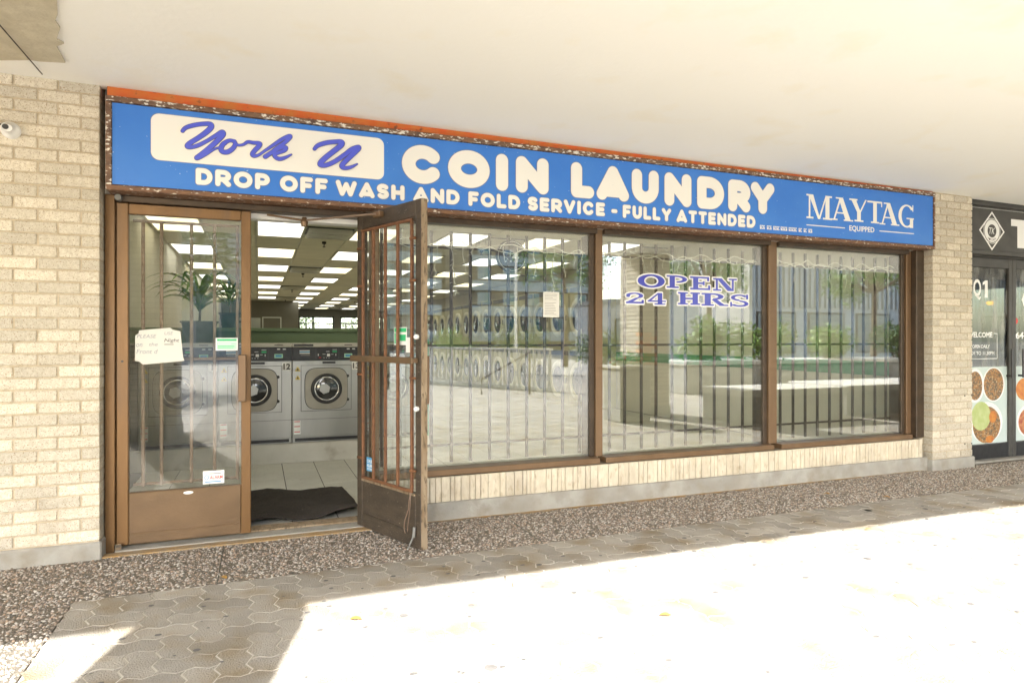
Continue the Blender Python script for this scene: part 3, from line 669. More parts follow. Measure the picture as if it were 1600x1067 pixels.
# OPEN 24 HRS
Yg = .1665
fill = []; 
for ch, a, b, c, d_ in (('O', 352, 578, 474, 584), ('P', 590, 768, 484, 588), ('E', 786, 962, 494, 603), ('N', 980, 1178, 508, 612), ('2', 250, 408, 626, 716), ('4', 430, 592, 628, 726), ('H', 688, 872, 624, 726), ('R', 884, 1108, 632, 736), ('S', 1118, 1282, 642, 744)):
    fill = put(SLAB[ch], 930 + a / 5.336, 930 + b / 5.336, 340 + c / 5.336, 340 + d_ / 5.336, Yg)
    lay(outline(fill, .0115), 'white', w2, Yg, 'letter_outline', st=1e-5); lay(fill, 'violet2', w2, Yg - .004, 'letter', st=1e-5)
# notice on window 1
xa, za = at_y(848, 456, .176); xb, zb = at_y(873, 496, .176)
n1 = cbox(xa, xb, .1668, .1676, zb, za, c=.0002).build('notice', 'paper', w1)
lines = []
for i in range(13):
    z = za - .02 - i * .0125
    if i in (4,): continue
    lines.append(R_(xa + .012, z, xa + .012 + (xb - xa - .024) * uni(.6, 1), z + .0022))
lay(lines, 'ink', n1, .1665, 'writing')

# string lights
def icicles(x0, x1, label, seed):
    random.seed(seed)
    t = thing('icicle_lights', ((x0 + x1) / 2, .22, 1.95), label, 'string lights', 'white icicle string lights inside the windows')
    wv = MB(); bl = MB(); n = 26
    for s_ in range(2):
        P = []
        for i in range(n + 1):
            x = x0 + (x1 - x0) * i / n
            P.append((x, .225 + .01 * s_, 1.965 - .045 * abs(math.sin(i * .52 + s_ * 1.3 + seed)) + uni(-.012, .012) - .02 * s_))
        wv.tube(smooth_path(P, 3), .0038, 4)
    x = x0 + .04
    while x < x1 - .02:
        L_ = random.choice((.06, .10, .12, .2, .3, .38)); P = [(x, .225, 1.94)]; z = 1.94; q = x
        while z > 1.94 - L_:
            z -= .035; q += uni(-.014, .014); P.append((q, .225 + uni(-.008, .008), z))
            if rnd() < .7:
                e = (q + uni(-.03, .03), .22, z - uni(-.005, .02)); wv.tube([P[-1], e], .0014, 3); bl.tube([e, (e[0] + (e[0] - q) * .4, e[1], e[2] - .008)], .0035, 5, .001)
        wv.tube(P, .0027, 4); x += uni(.05, .15)
    wv.build('wire', 'wire', t); o = bl.build('bulbs', 'wire', t); o['kind'] = 'stuff'
icicles(.80, 2.39, 'white icicle lights drooping across the top of the window nearest the door', 11)
icicles(2.52, 4.06, 'white icicle lights along the top of the middle window above OPEN', 23)
icicles(4.25, 5.74, 'white icicle lights along the top of the window by the brick pillar', 31)
random.seed(5)
# round dark neon sign inside window 1
t = thing('round_sign', (1.9, .5, 1.9), 'round dark hanging sign with white marks high inside the first window', 'sign')
cx_, cz_ = 1.86, 1.905
MB().lathe(cx_, .5, cz_, [(.125, 0), (.13, -.01), (.125, -.03)], 32).build('disc', 'black', t)
lay(ring(cx_, cz_, .118, .118, .006, .006), 'white', t, .468, 'rim_line')
text('24', cx_ - .06, cx_ + .06, cz_ - .05, cz_ + .05, .467, 'white', t, .01)
MB().tube([(cx_, .5, cz_ + .12), (cx_, .5, 2.66)], .002).build('cord', 'wire', t)

# ================================================================== SIGN
t = thing('shop_sign', (2.58, .05, 2.1), 'long blue sign box reading York U Coin Laundry over the shopfront', 'sign')
SX0, SX1, SZ0, SZ1, SY = -.79, 5.955, 2.135, 2.60, -.02
cbox(SX0, SX1, SY + .006, .118, SZ0 - .004, SZ1 + .004, c=.002).build('box', 'worn2', t)
MB().poly([(SX0 + .012, SY, SZ0), (SX1 - .01, SY, SZ0), (SX1 - .01, SY, SZ1), (SX0 + .012, SY, SZ1)]).build('face', 'blue', t)
f = 'frame'
cbox(SX0 - .02, SX1 + .012, SY - .012, .119, SZ1 + .005, SZ1 + .036, c=.003).build(f, 'worn', t)
cbox(SX0 - .02, SX1 + .012, SY - .012, .119, SZ0 - .034, SZ0 - .005, c=.003).build(f, 'worn2', t)
cbox(SX0 - .02, SX0 + .010, SY - .011, .118, SZ0 - .0045, SZ1 + .0045, c=.003).build(f, 'worn', t)
cbox(SX1 - .008, SX1 + .012, SY - .011, .118, SZ0 - .0045, SZ1 + .0045, c=.003).build(f, 'worn2', t)
rb = MB().prism([(SX0 - .015, -.005, SZ1 + .037), (SX1 + .01, -.005, SZ1 + .037), (SX1 + .01, -.005, zs(SX1) - .001), (SX0 - .015, -.005, zs(SX0) - .001)], (0, .1, 0))
tag(rb.build('trim_board', 'red', loc=(2.6, .02, 2.64)), 'thin orange-red wooden board between the blue sign and the soffit', 'trim board')
Y0 = SY
def rounded(word_boxes, zt, zb, r, name='lettering'):
    P = []; O = []
    h = zt - zb
    for ch, xa, xb in word_boxes:
        w_ = (xb - xa) / h
        L_ = round_glyph(ch, w_, r)
        L_ = [[(xa + a * h, zb + b * h) for a, b in l] for l in L_]
        P += stroke_polys(L_, r * h); O += stroke_polys(L_, r * h + .0035 + .004 * h)
    lay(O, 'ledge', t, Y0 - .0006, name, st=1e-5); lay(P, 'cream', t, Y0 - .0018, name, st=1e-5)
bx = [('C', 628, 692.5), ('O', 700, 765), ('I', 774, 794.5), ('N', 806, 857), ('L', 892, 928), ('A', 932, 982.5), ('U', 987, 1029), ('N', 1038, 1080), ('D', 1089, 1131), ('R', 1137.5, 1172), ('Y', 1173, 1209.5)]
_, ct = at_y(660, 226, Y0); _, cb = at_y(660, 287, Y0); _, ct2 = at_y(1191, 287, Y0); _, cb2 = at_y(1191, 335, Y0)
X_ = lambda p: at_y(p, 300, Y0)[0]
rounded([(c, X_(a), X_(b)) for c, a, b in bx], (ct + ct2) / 2, (cb + cb2) / 2, .175)
_, st_ = at_y(320, 263.5, Y0); _, sb_ = at_y(320, 289.6, Y0)
WD = {'I': .32, 'W': 1.25, 'O': 1.0, 'D': .86, 'R': .82, 'P': .80, 'F': .72, 'A': .95, 'S': .75, 'H': .84, 'N': .86, 'L': .70, 'E': .72, 'V': .88, 'C': .90, 'T': .78, 'U': .84, 'Y': .86, '-': .6}
for word, a, b in (('DROP', 305.8, 421.6), ('OFF', 437.5, 512), ('WASH', 524.6, 632), ('AND', 645.8, 718), ('FOLD', 731.8, 812.5), ('SERVICE', 824.5, 945), ('-', 955, 964.5), ('FULLY', 973, 1048.4), ('ATTENDED', 1057, 1180)):
    xa, xb = X_(a), X_(b); n = len(word); gap = .14; tw = sum(WD[c] for c in word) + gap * (n - 1); k = (xb - xa) / tw; x = xa; BX = []
    for c in word: BX.append((c, x, x + WD[c] * k)); x += (WD[c] + gap) * k
    rounded(BX, st_, sb_, .145)
# white name panel with script lettering
def zc(x, y): X, Z = at_y(x, y, Y0); return (X, Z)
S5 = lambda x, y: zc(160 + x / 3.478, 130 + y / 3.478)
xa = S5(264, 300)[0]; xb = S5(1530, 400)[0]
zt1, zb1 = S5(300, 166)[1], S5(320, 420)[1]; rr = .045
pan = []
for qx, qz, a0 in ((xb - rr, zt1 - rr, 0), (xa + rr, zt1 - rr, 90), (xa + rr, zb1 + rr, 180), (xb - rr, zb1 + rr, 270)): pan += arc(qx, qz, rr, rr, a0, a0 + 90, 8)
lay([[(a + (.003 if a > 1 else -.003), b + (.003 if b > 2.4 else -.003)) for a, b in pan]], 'ledge', t, Y0 - .0005, 'name_panel')
lay([pan], 'cream', t, Y0 - .0011, 'name_panel')
SCR = [
 [(436, 262, 9), (452, 245, 10), (490, 232, 11), (540, 224, 11), (585, 224, 12), (592, 240, 13), (565, 268, 13), (520, 300, 12), (475, 328, 12), (462, 345, 12), (480, 350, 10), (520, 340, 10), (570, 315, 9), (615, 288, 10), (650, 268, 12), (655, 282, 13), (625, 315, 13), (580, 355, 12), (535, 390, 11), (512, 408, 11), (530, 406, 8), (570, 385, 6), (610, 360, 5), (645, 348, 5), (670, 330, 6)],
 [(715, 318, 9), (690, 314, 9), (660, 330, 11), (645, 355, 12), (652, 374, 12), (680, 376, 12), (708, 358, 11), (722, 335, 10), (718, 318, 9), (735, 338, 6), (765, 336, 6), (790, 322, 8), (820, 326, 9), (855, 330, 10), (850, 345, 11), (828, 368, 11), (815, 388, 11), (825, 398, 9), (850, 392, 6), (885, 368, 6), (930, 338, 8), (975, 308, 9), (1012, 290, 9), (1022, 294, 9), (1000, 318, 9), (955, 352, 10), (915, 382, 10), (885, 402, 11)],
 [(905, 392, 8), (940, 368, 8), (975, 352, 9), (998, 352, 9), (990, 368, 9), (960, 380, 8), (935, 390, 9), (942, 406, 10), (965, 414, 10), (995, 406, 7), (1027, 390, 3)],
 [(1152, 360, 8), (1170, 342, 10), (1210, 328, 11), (1255, 322, 11), (1298, 322, 12), (1298, 338, 13), (1262, 368, 13), (1215, 405, 13), (1185, 435, 13), (1186, 448, 11), (1215, 448, 11), (1262, 428, 11), (1315, 392, 11), (1355, 362, 11), (1390, 350, 11), (1388, 362, 12), (1350, 398, 12), (1315, 432, 12), (1300, 452, 12), (1312, 463, 10), (1345, 460, 8), (1384, 442, 3)],
]
P = []; O = []
for st0 in SCR:
    pts = smooth_path([(S5(x, y)[0], S5(x, y)[1], r / 3.478 * .0036 * (1 + (x - 400) * .00016)) for x, y, r in st0], 6)
    for a, b in zip(pts, pts[1:]):
        P.append(capsule(a, b, (a.z + b.z) / 2, 7)); O.append(capsule(a, b, (a.z + b.z) / 2 + .0025, 7))
lay(O, 'ink', t, Y0 - .0017, st=1e-5); lay(P, 'violet', t, Y0 - .0045, st=1e-5)
Z7 = lambda x, y: (1240 + x / 7.27, 290 + y / 7.27)
P = []
for ch, a, b, c, d_ in (('M', 145, 435, 110, 382), ('A', 425, 675, 140, 400), ('Y', 640, 850, 158, 412), ('T', 845, 1005, 180, 430), ('A', 975, 1200, 200, 450), ('G', 1190, 1365, 218, 478)):
    P += put(SERIF[ch], Z7(a, 0)[0], Z7(b, 0)[0], Z7(0, c)[1], Z7(0, d_)[1], Y0)
lay(P, 'cream', t, Y0 - .001, st=3e-6)
q0, q1 = zc(1260, 353), zc(1428, 365); zl = zc(1290, 354)[1]
lay([R_(q0[0], zl - .004, zc(1320, 353)[0], zl + .004), R_(zc(1374, 353)[0], zl - .004, q1[0], zl + .004)], 'cream', t, Y0 - .001, 'rule')
text('EQUIPPED', zc(1327, 0)[0], zc(1366, 0)[0], zl - .028, zl + .028, Y0 - .001, 'cream', t, .02)
P = []
for a, b in ((1187, 1195), (1198, 1205.5), (1208, 1218), (1219.5, 1230), (1232, 1245), (1247.5, 1253), (1255.5, 1260.5), (1263, 1269)):
    xa, xb = X_(a), X_(b); zz = zc(1228, 358)[1]; n = max(2, int((xb - xa) / .014))
    for i in range(n):
        q = xa + (xb - xa) * (i + .1) / n; w_ = (xb - xa) / n * .8; P.append(R_(q, zz - .016, q + w_ * .35, zz + .016)); P.append(R_(q + w_ * .35, zz - .016, q + w_, zz - .008 if i % 2 else zz + .002))
        P.append(R_(q + w_ * .3, zz + .009, q + w_, zz + .016))
lay(P, 'cream', t, Y0 - .001, 'small_print', st=3e-6)

# ================================================================== DOORS
DY0, DY1 = .12, .165
t = thing('door_frame', (-.05, .15, 0), 'bronze door frame and worn threshold round the laundry entrance', 'door frame')
cbox(-.838, -.786, .10, .21, .0, 2.10, c=.004).build('jamb', 'bronze', t)
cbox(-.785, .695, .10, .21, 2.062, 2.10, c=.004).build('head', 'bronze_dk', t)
cbox(-.785, .758, .075, .33, -.01, .014, c=.004).build('threshold', 'concrete', t)
cbox(-.785, .698, .18, .30, .014, .026, c=.003).build('threshold_strip', 'edge', t)
cbox(-.84, .76, .0, .074, -.01, .008, c=.004).build('rusty_edge', 'ochre', t)
cbox(-.785, .695, .215, .32, 2.03, 2.098, c=.004).build('inner_head', 'white', t)
cbox(-.785, -.75, .085, .10, .012, .05, c=.002).build('hinge', 'chrome', t)
MB().lathe(-.765, .095, 2.08, [(.018, .03), (.022, .0), (.018, -.03)], 12, 'y').build('hinge', 'steel_dk', t)
# left leaf
t = thing('glass_door', (-.41, .14, 0), 'closed bronze glass door on the left, with a handwritten paper taped inside', 'door', 'laundry entrance doors')
a0, a1, zt = -.783, -.045, 2.058
cbox(a0, a0 + .063, DY0, DY1, .03, zt, c=.004).build('stile', 'bronze', t)
cbox(a1 - .057, a1, DY0, DY1, .03, zt, c=.004).build('stile', 'bronze', t)
cbox(a0 + .0635, a1 - .0575, DY0 + .001, DY1 - .001, 1.995, zt - .001, c=.004).build('top_rail', 'bronze', t)
kp = cbox(a0 + .0635, a1 - .0575, DY0 + .001, DY1 - .001, .032, .338, c=.005).build('kick_panel', 'bronze_kick', t)
cbox(a0 + .07, a1 - .065, DY0 - .004, DY0 + .001, .095, .099, c=.001).build('moulding', 'bronze_lt', kp)
MB().lathe(-.40, DY0 - .001, .315, [(.028, 0), (.026, -.004)], 16).xf(lambda x, y, z: (x, y, .315 + (z - .315) * .35)).build('oval_plate', 'white', kp)
box(a0 + .063, a1 - .057, .139, .145, .338, 1.995).build('pane', 'panedoor', t)
for x in (-.652, -.553, -.388, -.257, -.125): cbox(x - .010, x + .010, .178, .190, .36, 1.975, c=.003).build('bar', 'barlt', t)
for z in (1.968, 1.128, .372): cbox(a0 + .075, a1 - .07, .191, .198, z - .009, z + .009, c=.002).build('cross_bar', 'barlt', t)
h = cbox(-.118, -.072, .055, .075, .865, 1.155, c=.004); h.cbox(-.082, -.072, .0755, .119, .865, 1.155, c=.002); h.build('handle', 'bronze_lt', t)
MB().lathe(-.752, DY0, 1.12, [(.007, 0), (.006, -.004)], 12).build('lock', 'black', t)
P4 = lambda x, y: at_y(200 + x / 13.34, 500 + y / 13.34, .1375)
pts = [(150, 325), (225, 275), (228, 215), (880, 160), (930, 200), (1090, 235), (1150, 778), (1180, 850), (700, 895), (310, 930), (240, 870), (145, 850)]
pp = MB().prism([(P4(*p)[0], .1375, P4(*p)[1]) for p in pts], (0, .001, 0)).build('paper_note', 'paper', t)
def wr_(s_, xa, ya, xb, yb, b=0.0, m_='ink'):
    q0 = P4(xa, ya); q1 = P4(xb, yb); text(s_, q0[0], q1[0], q1[1], q0[1], .1372, m_, pp, b, 'writing', shear=.2)
M['ink2'] = mat('faint_ink', (.28, .29, .33), None, rough=.8)
wr_('PLEASE', 185, 300, 590, 375, 0, 'ink2'); wr_('USE', 760, 245, 940, 310, 0, 'ink2'); wr_('on', 170, 490, 300, 560, 0, 'ink2'); wr_('the', 440, 470, 620, 540, 0, 'ink2'); wr_('Night', 755, 385, 1070, 480, .006); wr_('Front d', 175, 610, 620, 700, 0, 'ink2')
q0, q1 = P4(755, 515), P4(950, 505); lay([R_(q0[0], q0[1], q1[0], q0[1] + .004)], 'ink', pp, .1372, 'underline')
def sticker(tt, x0, x1, y0, y1, Y, m_, label, extra):
    xa, za = at_y(x0, y0, Y); xb, zb = at_y(x1, y1, Y)
    s_ = cbox(xa, xb, Y - .0006, Y, zb, za, c=.0002).build('sticker', m_, tt); s_['label'] = label
    for k, (a, b, c, d_, mm) in enumerate(extra):
        lay([R_(xa + (xb - xa) * a, zb + (za - zb) * b, xa + (xb - xa) * c, zb + (za - zb) * d_)], mm, s_, Y - .0009 - k * .0002, 'print')
    return s_, xa, xb, zb, za
sticker(t, 337, 371.5, 528, 547.5, .1385, 'white', 'small white and green printed sticker', [(.06, .75, .95, .93, 'gren'), (.06, .1, .95, .68, 'gren2'), (.1, .5, .7, .56, 'white'), (.1, .3, .85, .36, 'gren'), (.1, .16, .8, .2, 'gren')])
s_, xa, xb, zb, za = sticker(t, 317, 350.5, 736, 754, .1385, 'white', 'white sticker with red and blue alarm print', [(.1, .12, .85, .2, 'bluep'), (.3, .75, .85, .8, 'ink')])
text('ALARM KING'.replace(' KING', ''), xa + (xb - xa) * .32, xa + (xb - xa) * .92, zb + (za - zb) * .35, zb + (za - zb) * .62, .1374, 'redp', s_, .02)
lay(ring(xa + (xb - xa) * .17, (za + zb) / 2, .013, .016, .004, .004, n=14), 'bluep', s_, .1374, 'emblem')

# open leaf: built closed in its own frame, then swung
LW = .735; H0 = Vector((.615, .128, 0)); DR = Vector((.375, -.927, 0)).normalized(); NR = Vector((.927, .375, 0)).normalized()
def lf(x, y, z): p = H0 + DR * x + NR * y; return (p.x, p.y, z)    # x along the leaf from hinge, y through its thickness (0 = inner face)
t = thing('glass_door', (H0.x, H0.y, 0), 'open bronze door leaf swung outward, dark inner face with rusty bars', 'door', 'laundry entrance doors')
zt = 2.08
def LB(name, m_, *a, c=.003, par=None): return cbox(*a, c=c).xf(lf).build(name, m_, par or t)
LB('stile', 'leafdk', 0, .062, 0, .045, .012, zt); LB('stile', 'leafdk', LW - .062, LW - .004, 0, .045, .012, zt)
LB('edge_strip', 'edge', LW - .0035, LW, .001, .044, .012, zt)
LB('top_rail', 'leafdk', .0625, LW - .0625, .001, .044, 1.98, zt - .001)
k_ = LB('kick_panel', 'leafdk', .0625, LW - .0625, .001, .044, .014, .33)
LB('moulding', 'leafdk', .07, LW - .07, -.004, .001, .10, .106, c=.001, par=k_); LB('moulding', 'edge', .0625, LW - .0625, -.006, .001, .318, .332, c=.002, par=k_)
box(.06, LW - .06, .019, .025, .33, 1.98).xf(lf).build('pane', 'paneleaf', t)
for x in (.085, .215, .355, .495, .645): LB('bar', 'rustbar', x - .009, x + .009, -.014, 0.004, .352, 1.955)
for z in (.345, 1.963): LB('cross_bar', 'rustbar', .076, .654, -.016, .002, z - .009, z + .009)
for z in (.47, 1.02, 1.60, 1.85):
    for x in (.055, .665): LB('bracket', 'rustbar', x - .028, x + .028, -.020, -.004, z - .008, z + .008)
LB('push_bar', 'bronze_kick', -.01, LW - .03, -.05, -.035, 1.105, 1.145); LB('push_bar_foot', 'bronze_kick', 0, .03, -.034, 0, 1.11, 1.14); LB('push_bar_foot', 'bronze_kick', LW - .06, LW - .032, -.034, 0, 1.11, 1.14)
LB('outer_handle', 'bronze_lt', LW - .10, LW - .055, .085, .10, .86, 1.15); LB('outer_handle', 'bronze_lt', LW - .064, LW - .056, .045, .085, .86, 1.15)
for z in (1.265, .84):
    MB().lathe(LW - .035, -.004, z, [(.014, .004), (.016, -.012), (.010, -.02)], 14).xf(lf).build('lock_knob', 'white', t)
st2 = LB('sticker', 'bluep', .092, .185, .0165, .0185, .385, .475, c=.0005); st2['label'] = 'blue sticker with white alarm lettering'
fr_ = (H0, DR, Vector((0, 0, 1)), -NR)
text('CHUBB', .10, .178, .440, .462, -.0160, 'white', st2, .03, frame=fr_); text('ALARM', .10, .178, .412, .434, -.0160, 'white', st2, .03, frame=fr_)
lay([R_(.10, .395, .175, .398), R_(.10, .402, .17, .405)], 'white', st2, -.0160, 'print', frame=fr_)
s3 = LB('sticker', 'white', .42, .56, .0165, .0185, 1.215, 1.325, c=.0005); s3['label'] = 'white and green printed sticker beside a blank white card'
lay([R_(.425, 1.295, .555, 1.32), R_(.425, 1.222, .44, 1.29), R_(.45, 1.24, .55, 1.28)], 'gren', s3, -.0160, 'print', frame=fr_)
LB('card', 'white', .55, .63, .0162, .0184, 1.17, 1.262, c=.0005)
tw = MB().tube([lf(.655, -.02, .34), lf(.66, -.035, .30), lf(.645, -.03, .24), lf(.62, -.04, .17), lf(.60, -.03, .12), lf(.605, -.025, .09)], .003, 5); tw.tube([lf(.655, -.02, .34), lf(.662, -.03, .26), lf(.64, -.028, .16), lf(.62, -.02, .10)], .0025, 5)
tw.build('string', 'barlt', t)
kk = MB().tube([lf(.675, -.012, .11), lf(.672, -.02, .07), lf(.66, -.03, .035), lf(.645, -.035, .004)], .005, 6); kk.tube([lf(.683, -.012, .14), lf(.68, -.016, .08)], .010, 8); kk.build('door_stop', 'steel', t)
# closer arm
a_ = lf(.29, -.03, 2.045); b_ = (.28, .17, 2.03); e_ = (.52, -.02, 2.05)
t = thing('door_closer', (.3, .17, 2.03), 'bronze door closer arm reaching from the door head to the open leaf', 'door closer')
MB().tube([b_, a_], .007, 6).build('arm', 'barlt', t)
MB().tube([(.05, .16, 2.05), b_], .007, 6).build('arm', 'bronze_lt', t)
MB().lathe(b_[0], b_[1], 2.02, [(.02, -.03), (.024, .0), (.014, .03)], 12, 'z').build('pivot', 'bronze_lt', t)
cbox(.25, .33, -.035, .0, 2.025, 2.06, c=.004).xf(lf).build('shoe', 'bronze_lt', t)

# mat
mb = MB(); nx, ny = 26, 34
def mh(u, v):
    h_ = .012 + .018 * max(0, math.sin(u * 3.1 + .5)) * (1 - v) + .055 * math.exp(-((u - .95) / .28) ** 2) * math.exp(-(v / .25) ** 2) + .010 * math.sin(u * 9 + v * 7)
    h_ += .016 * noise.noise(Vector((u * 4.2, v * 4.2, 1.3))) + .006 * noise.noise(Vector((u * 13, v * 11, 4))) + .004
    return max(.008, h_)
for i in range(nx + 1):
    for j in range(ny + 1):
        u, v = i / nx, j / ny
        mb.v.append((-.12 + .80 * u + .03 * math.sin(v * 5) * v, .37 + .03 * math.sin(u * 6) + (.97 + .05 * math.sin(u * 5.5)) * v, mh(u, v)))
for i in range(nx):
    for j in range(ny):
        a = i * (ny + 1) + j; mb.f.append((a, a + ny + 1, a + ny + 2, a + 1))
nb_ = len(mb.v); mb.v += [(x, y, max(.001, z - .007)) for x, y, z in mb.v]
mb.f += [tuple(nb_ + q for q in reversed(f_)) for f_ in mb.f[:nx * ny]]
for i in range(nx): a = i * (ny + 1); b = a + ny + 1; mb.f.append((a, nb_ + a, nb_ + b, b)); a += ny; b += ny; mb.f.append((b, nb_ + b, nb_ + a, a))
for j in range(ny): a = j; mb.f.append((a + 1, nb_ + a + 1, nb_ + a, a)); a = nx * (ny + 1) + j; mb.f.append((a, nb_ + a, nb_ + a + 1, a + 1))
tag(mb.build('door_mat', 'mat', smooth=True, loc=(.3, .8, 0)), 'rumpled black rubber-backed door mat just inside the entrance', 'door mat')

# ================================================================== WASHERS
WX = [-1.056, -.372, .314, 1.016]; WYF = 2.66; WW = .69
lab = ['stainless washer numbered 1, seen through the closed left door', 'stainless washer numbered 12, left one in the open doorway', 'stainless washer numbered 13, right one in the open doorway', 'stainless washer numbered 14, seen through the open door leaf']
def washer():
    t = thing('washing_machine', (0, 0, .20), lab[2], 'washing machine', 'row of stainless front-load washers')
    cbox(.003, WW - .003, .012, .70, .20, 1.205, c=.006).build('body', 'steel_dk', t)
    fp = cbox(.004, WW - .004, -.006, .0115, .255, 1.035, c=.005).build('front_panel', 'steel', t)
    cbox(.088, .592, -.0085, -.0065, .515, .985, c=.001).build('seam', 'black', fp); cbox(.092, .588, -.0105, -.0088, .519, .981, c=.001).build('door_panel', 'steel', fp)
    cbox(.004, WW - .004, -.0075, -.0065, .432, .435, c=.0004).build('seam', 'black', fp)
    cbox(.004, WW - .004, -.004, .0115, .20, .2545, c=.003).build('toe_panel', 'steel', t); cbox(.03, WW - .03, -.009, -.0045, .212, .243, c=.003).build('vent_strip', 'black', t)
    cp = MB().prism([(.004, -.012, 1.036), (WW - .004, -.012, 1.036), (WW - .004, -.004, 1.17), (.004, -.004, 1.17)], (0, .018, 0)).build('control_panel', 'panel', t)
    cbox(.004, WW - .004, -.012, .3, 1.171, 1.212, c=.004).build('top_trim', 'plinth', t)
    def on(a, b, c, d_, m_, k=0, nm='print'): 
        mb = MB(); mb.poly([(a, -.0125 + (c - 1.036) * .06 - k, c), (b, -.0125 + (c - 1.036) * .06 - k, c), (b, -.0125 + (d_ - 1.036) * .06 - k, d_), (a, -.0125 + (d_ - 1.036) * .06 - k, d_)]).build(nm, m_, cp)
    on(.02, .225, 1.045, 1.162, 'black', .0004, 'dispenser_door')
    on(.075, .175, 1.128, 1.138, 'white', .001); on(.075, .175, 1.104, 1.113, 'white', .001); on(.075, .175, 1.115, 1.126, 'bluep', .001); on(.085, .175, 1.082, 1.098, 'steel_dk', .001)
    on(.245, .455, 1.045, 1.162, 'black', .0004, 'selector'); on(.47, .68, 1.045, 1.162, 'black', .0004, 'coin_panel')
    on(.40, .445, 1.115, 1.132, 'gren', .001); on(.40, .445, 1.142, 1.147, 'white', .001); on(.335, .37, 1.122, 1.127, 'white', .001); on(.345, .375, 1.075, 1.102, 'white', .001)
    on(.265, .285, 1.058, 1.068, 'redp', .001); on(.30, .33, 1.095, 1.099, 'white', .001); on(.385, .41, 1.094, 1.098, 'white', .001)
    for q in (.31, .335, .36): on(q, q + .01, 1.058, 1.063, 'white', .001)
    on(.255, .262, 1.08, 1.10, 'white', .001); on(.43, .437, 1.08, 1.10, 'white', .001)
    on(.52, .60, 1.062, 1.102, 'gren2', .001, 'display'); on(.53, .59, 1.07, 1.094, 'bluep', .0014)
    for q in (.545, .60): on(q, q + .03, 1.145, 1.157, 'white', .001)
    mb = MB(); mb.poly([(.02, -.0125, 1.18), (.21, -.0125, 1.18), (.21, -.0125, 1.20), (.02, -.0125, 1.20)]).build('badge', 'black', t)
    mb = MB(); mb.poly([(.30, -.011, 1.0), (.43, -.011, 1.0), (.43, -.011, 1.022), (.30, -.011, 1.022)]).build('badge', 'black', fp)
    text('EXPRESS', .50, .58, 1.185, 1.198, -.0128, 'ink', t, .01) if False else None
    mb = MB(); mb.poly([(.52, -.0128, 1.188), (.60, -.0128, 1.188), (.60, -.0128, 1.196), (.52, -.0128, 1.196)]).build('badge', 'ink', t)
    # door: rounded-square plate, ring, bowl
    cx, cz = .338, .745; pl = []
    d = bpy.data.objects.new('door', None)
    def sq(R, off, p=4.2, n=40, sx=1.0):
        return [(cx + R * sx * abs(math.cos(t_)) ** (2 / p) * math.copysign(1, math.cos(t_)), off, cz + R * abs(math.sin(t_)) ** (2 / p) * math.copysign(1, math.sin(t_))) for t_ in [2 * math.pi * i / n for i in range(n)]]
    dm = MB(); dm.prism(sq(.216, -.0108), (0, -.004, 0)); dd = dm.build('door', 'black', t)
    MB().prism(sq(.210, -.0149), (0, -.022, 0)).build('door_plate', 'plate', dd)
    MB().lathe(cx, 0, cz, [(.155, -.037), (.155, -.050), (.145, -.056), (.125, -.056), (.118, -.045)], 40).build('gasket_ring', 'black', dd, True)
    MB().lathe(cx, 0, cz, [(.124, -.050), (.120, -.060), (.113, -.060), (.108, -.052)], 40).build('chrome_ring', 'chrome', dd, True)
    MB().lathe(cx, 0, cz, [(.108, -.053), (.085, -.060), (.05, -.066), (.01, -.068)], 40).build('glass_bowl', 'drum', dd, True)
    hp = [(cx - .02 + .055 * math.cos(k * math.pi / 3 + .3), -.0685, cz + .055 * math.sin(k * math.pi / 3 + .3)) for k in range(6)]
    MB().prism(hp, (0, -.002, 0)).build('bowl_highlight', 'steel', dd)  # highlight on the glass bowl, modelled as a pale hexagon
    for z in (.87, .625): MB().lathe(cx + .215, 0, z, [(.017, -.0105), (.016, -.02), (.010, -.024)], 12).build('hinge', 'black', dd)
    # warning labels
    lay([[(.03, .925), (.085, .925), (.0575, .975)], [(.03, .84), (.085, .84), (.0575, .885)]], 'yel', fp, -.0078, 'warning_label'); lay([[(.048, .932), (.067, .932), (.0575, .958)], [(.048, .847), (.067, .847), (.0575, .872)]], 'ink', fp, -.0084, 'warning_label')
    lay([R_(.02, .285, .085, .425)], 'white', fp, -.0078, 'instruction_label'); lay([R_(.024, .41, .08, .418), R_(.024, .36, .08, .368), R_(.024, .305, .08, .313)], 'redp', fp, -.0084, 'instruction_label')
    lay([R_(.598, .935, .680, 1.015)], 'white', fp, -.0078, 'number_plate')
    return t
w0 = washer()
for k, x in enumerate(WX):
    o = w0 if k == 2 else copy_tree(w0)
    o.location = (x, WYF, .20)
    o['label'] = lab[k]; WL[o.name] = Vector((x, WYF, .20))
for k, x in enumerate(WX):
    o = [q for q in bpy.data.objects if q.get('label') == lab[k]][0]
    s_ = ('1', '12', '13', '14')[k]
    if k == 0: text('1', x + .630, x + .655, .945, 1.005, WYF - .0088, 'ink', o, .03, 'number')
    else: text(s_, x + .606, x + .672, .945, 1.005, WYF - .0088, 'ink', o, .03, 'number')
t = thing('washer_bulkhead', (.3, 3.6, 0), 'sage green bulkhead and pale plinth carrying the row of washers', 'bulkhead')
cbox(-1.24, 1.735, WYF - .02, 4.4, -.002, .197, c=.006).build('plinth', 'plinth', t)
cbox(-1.24, 1.735, WYF + .715, 4.4, .1975, 1.335, c=.004).build('wall', 'green', t)
cbox(-1.24, 1.77, WYF + .69, 4.42, 1.336, 1.375, c=.004).build('ledge_top', 'green', t)
cbox(1.712, 1.74, WYF - .005, WYF + .712, .1975, 1.25, c=.004).build('end_panel', 'stripe', t)
cbox(-1.24, -1.062, WYF + .05, WYF + .712, .1975, 1.205, c=.004).build('end_filler', 'steel_dk', t)
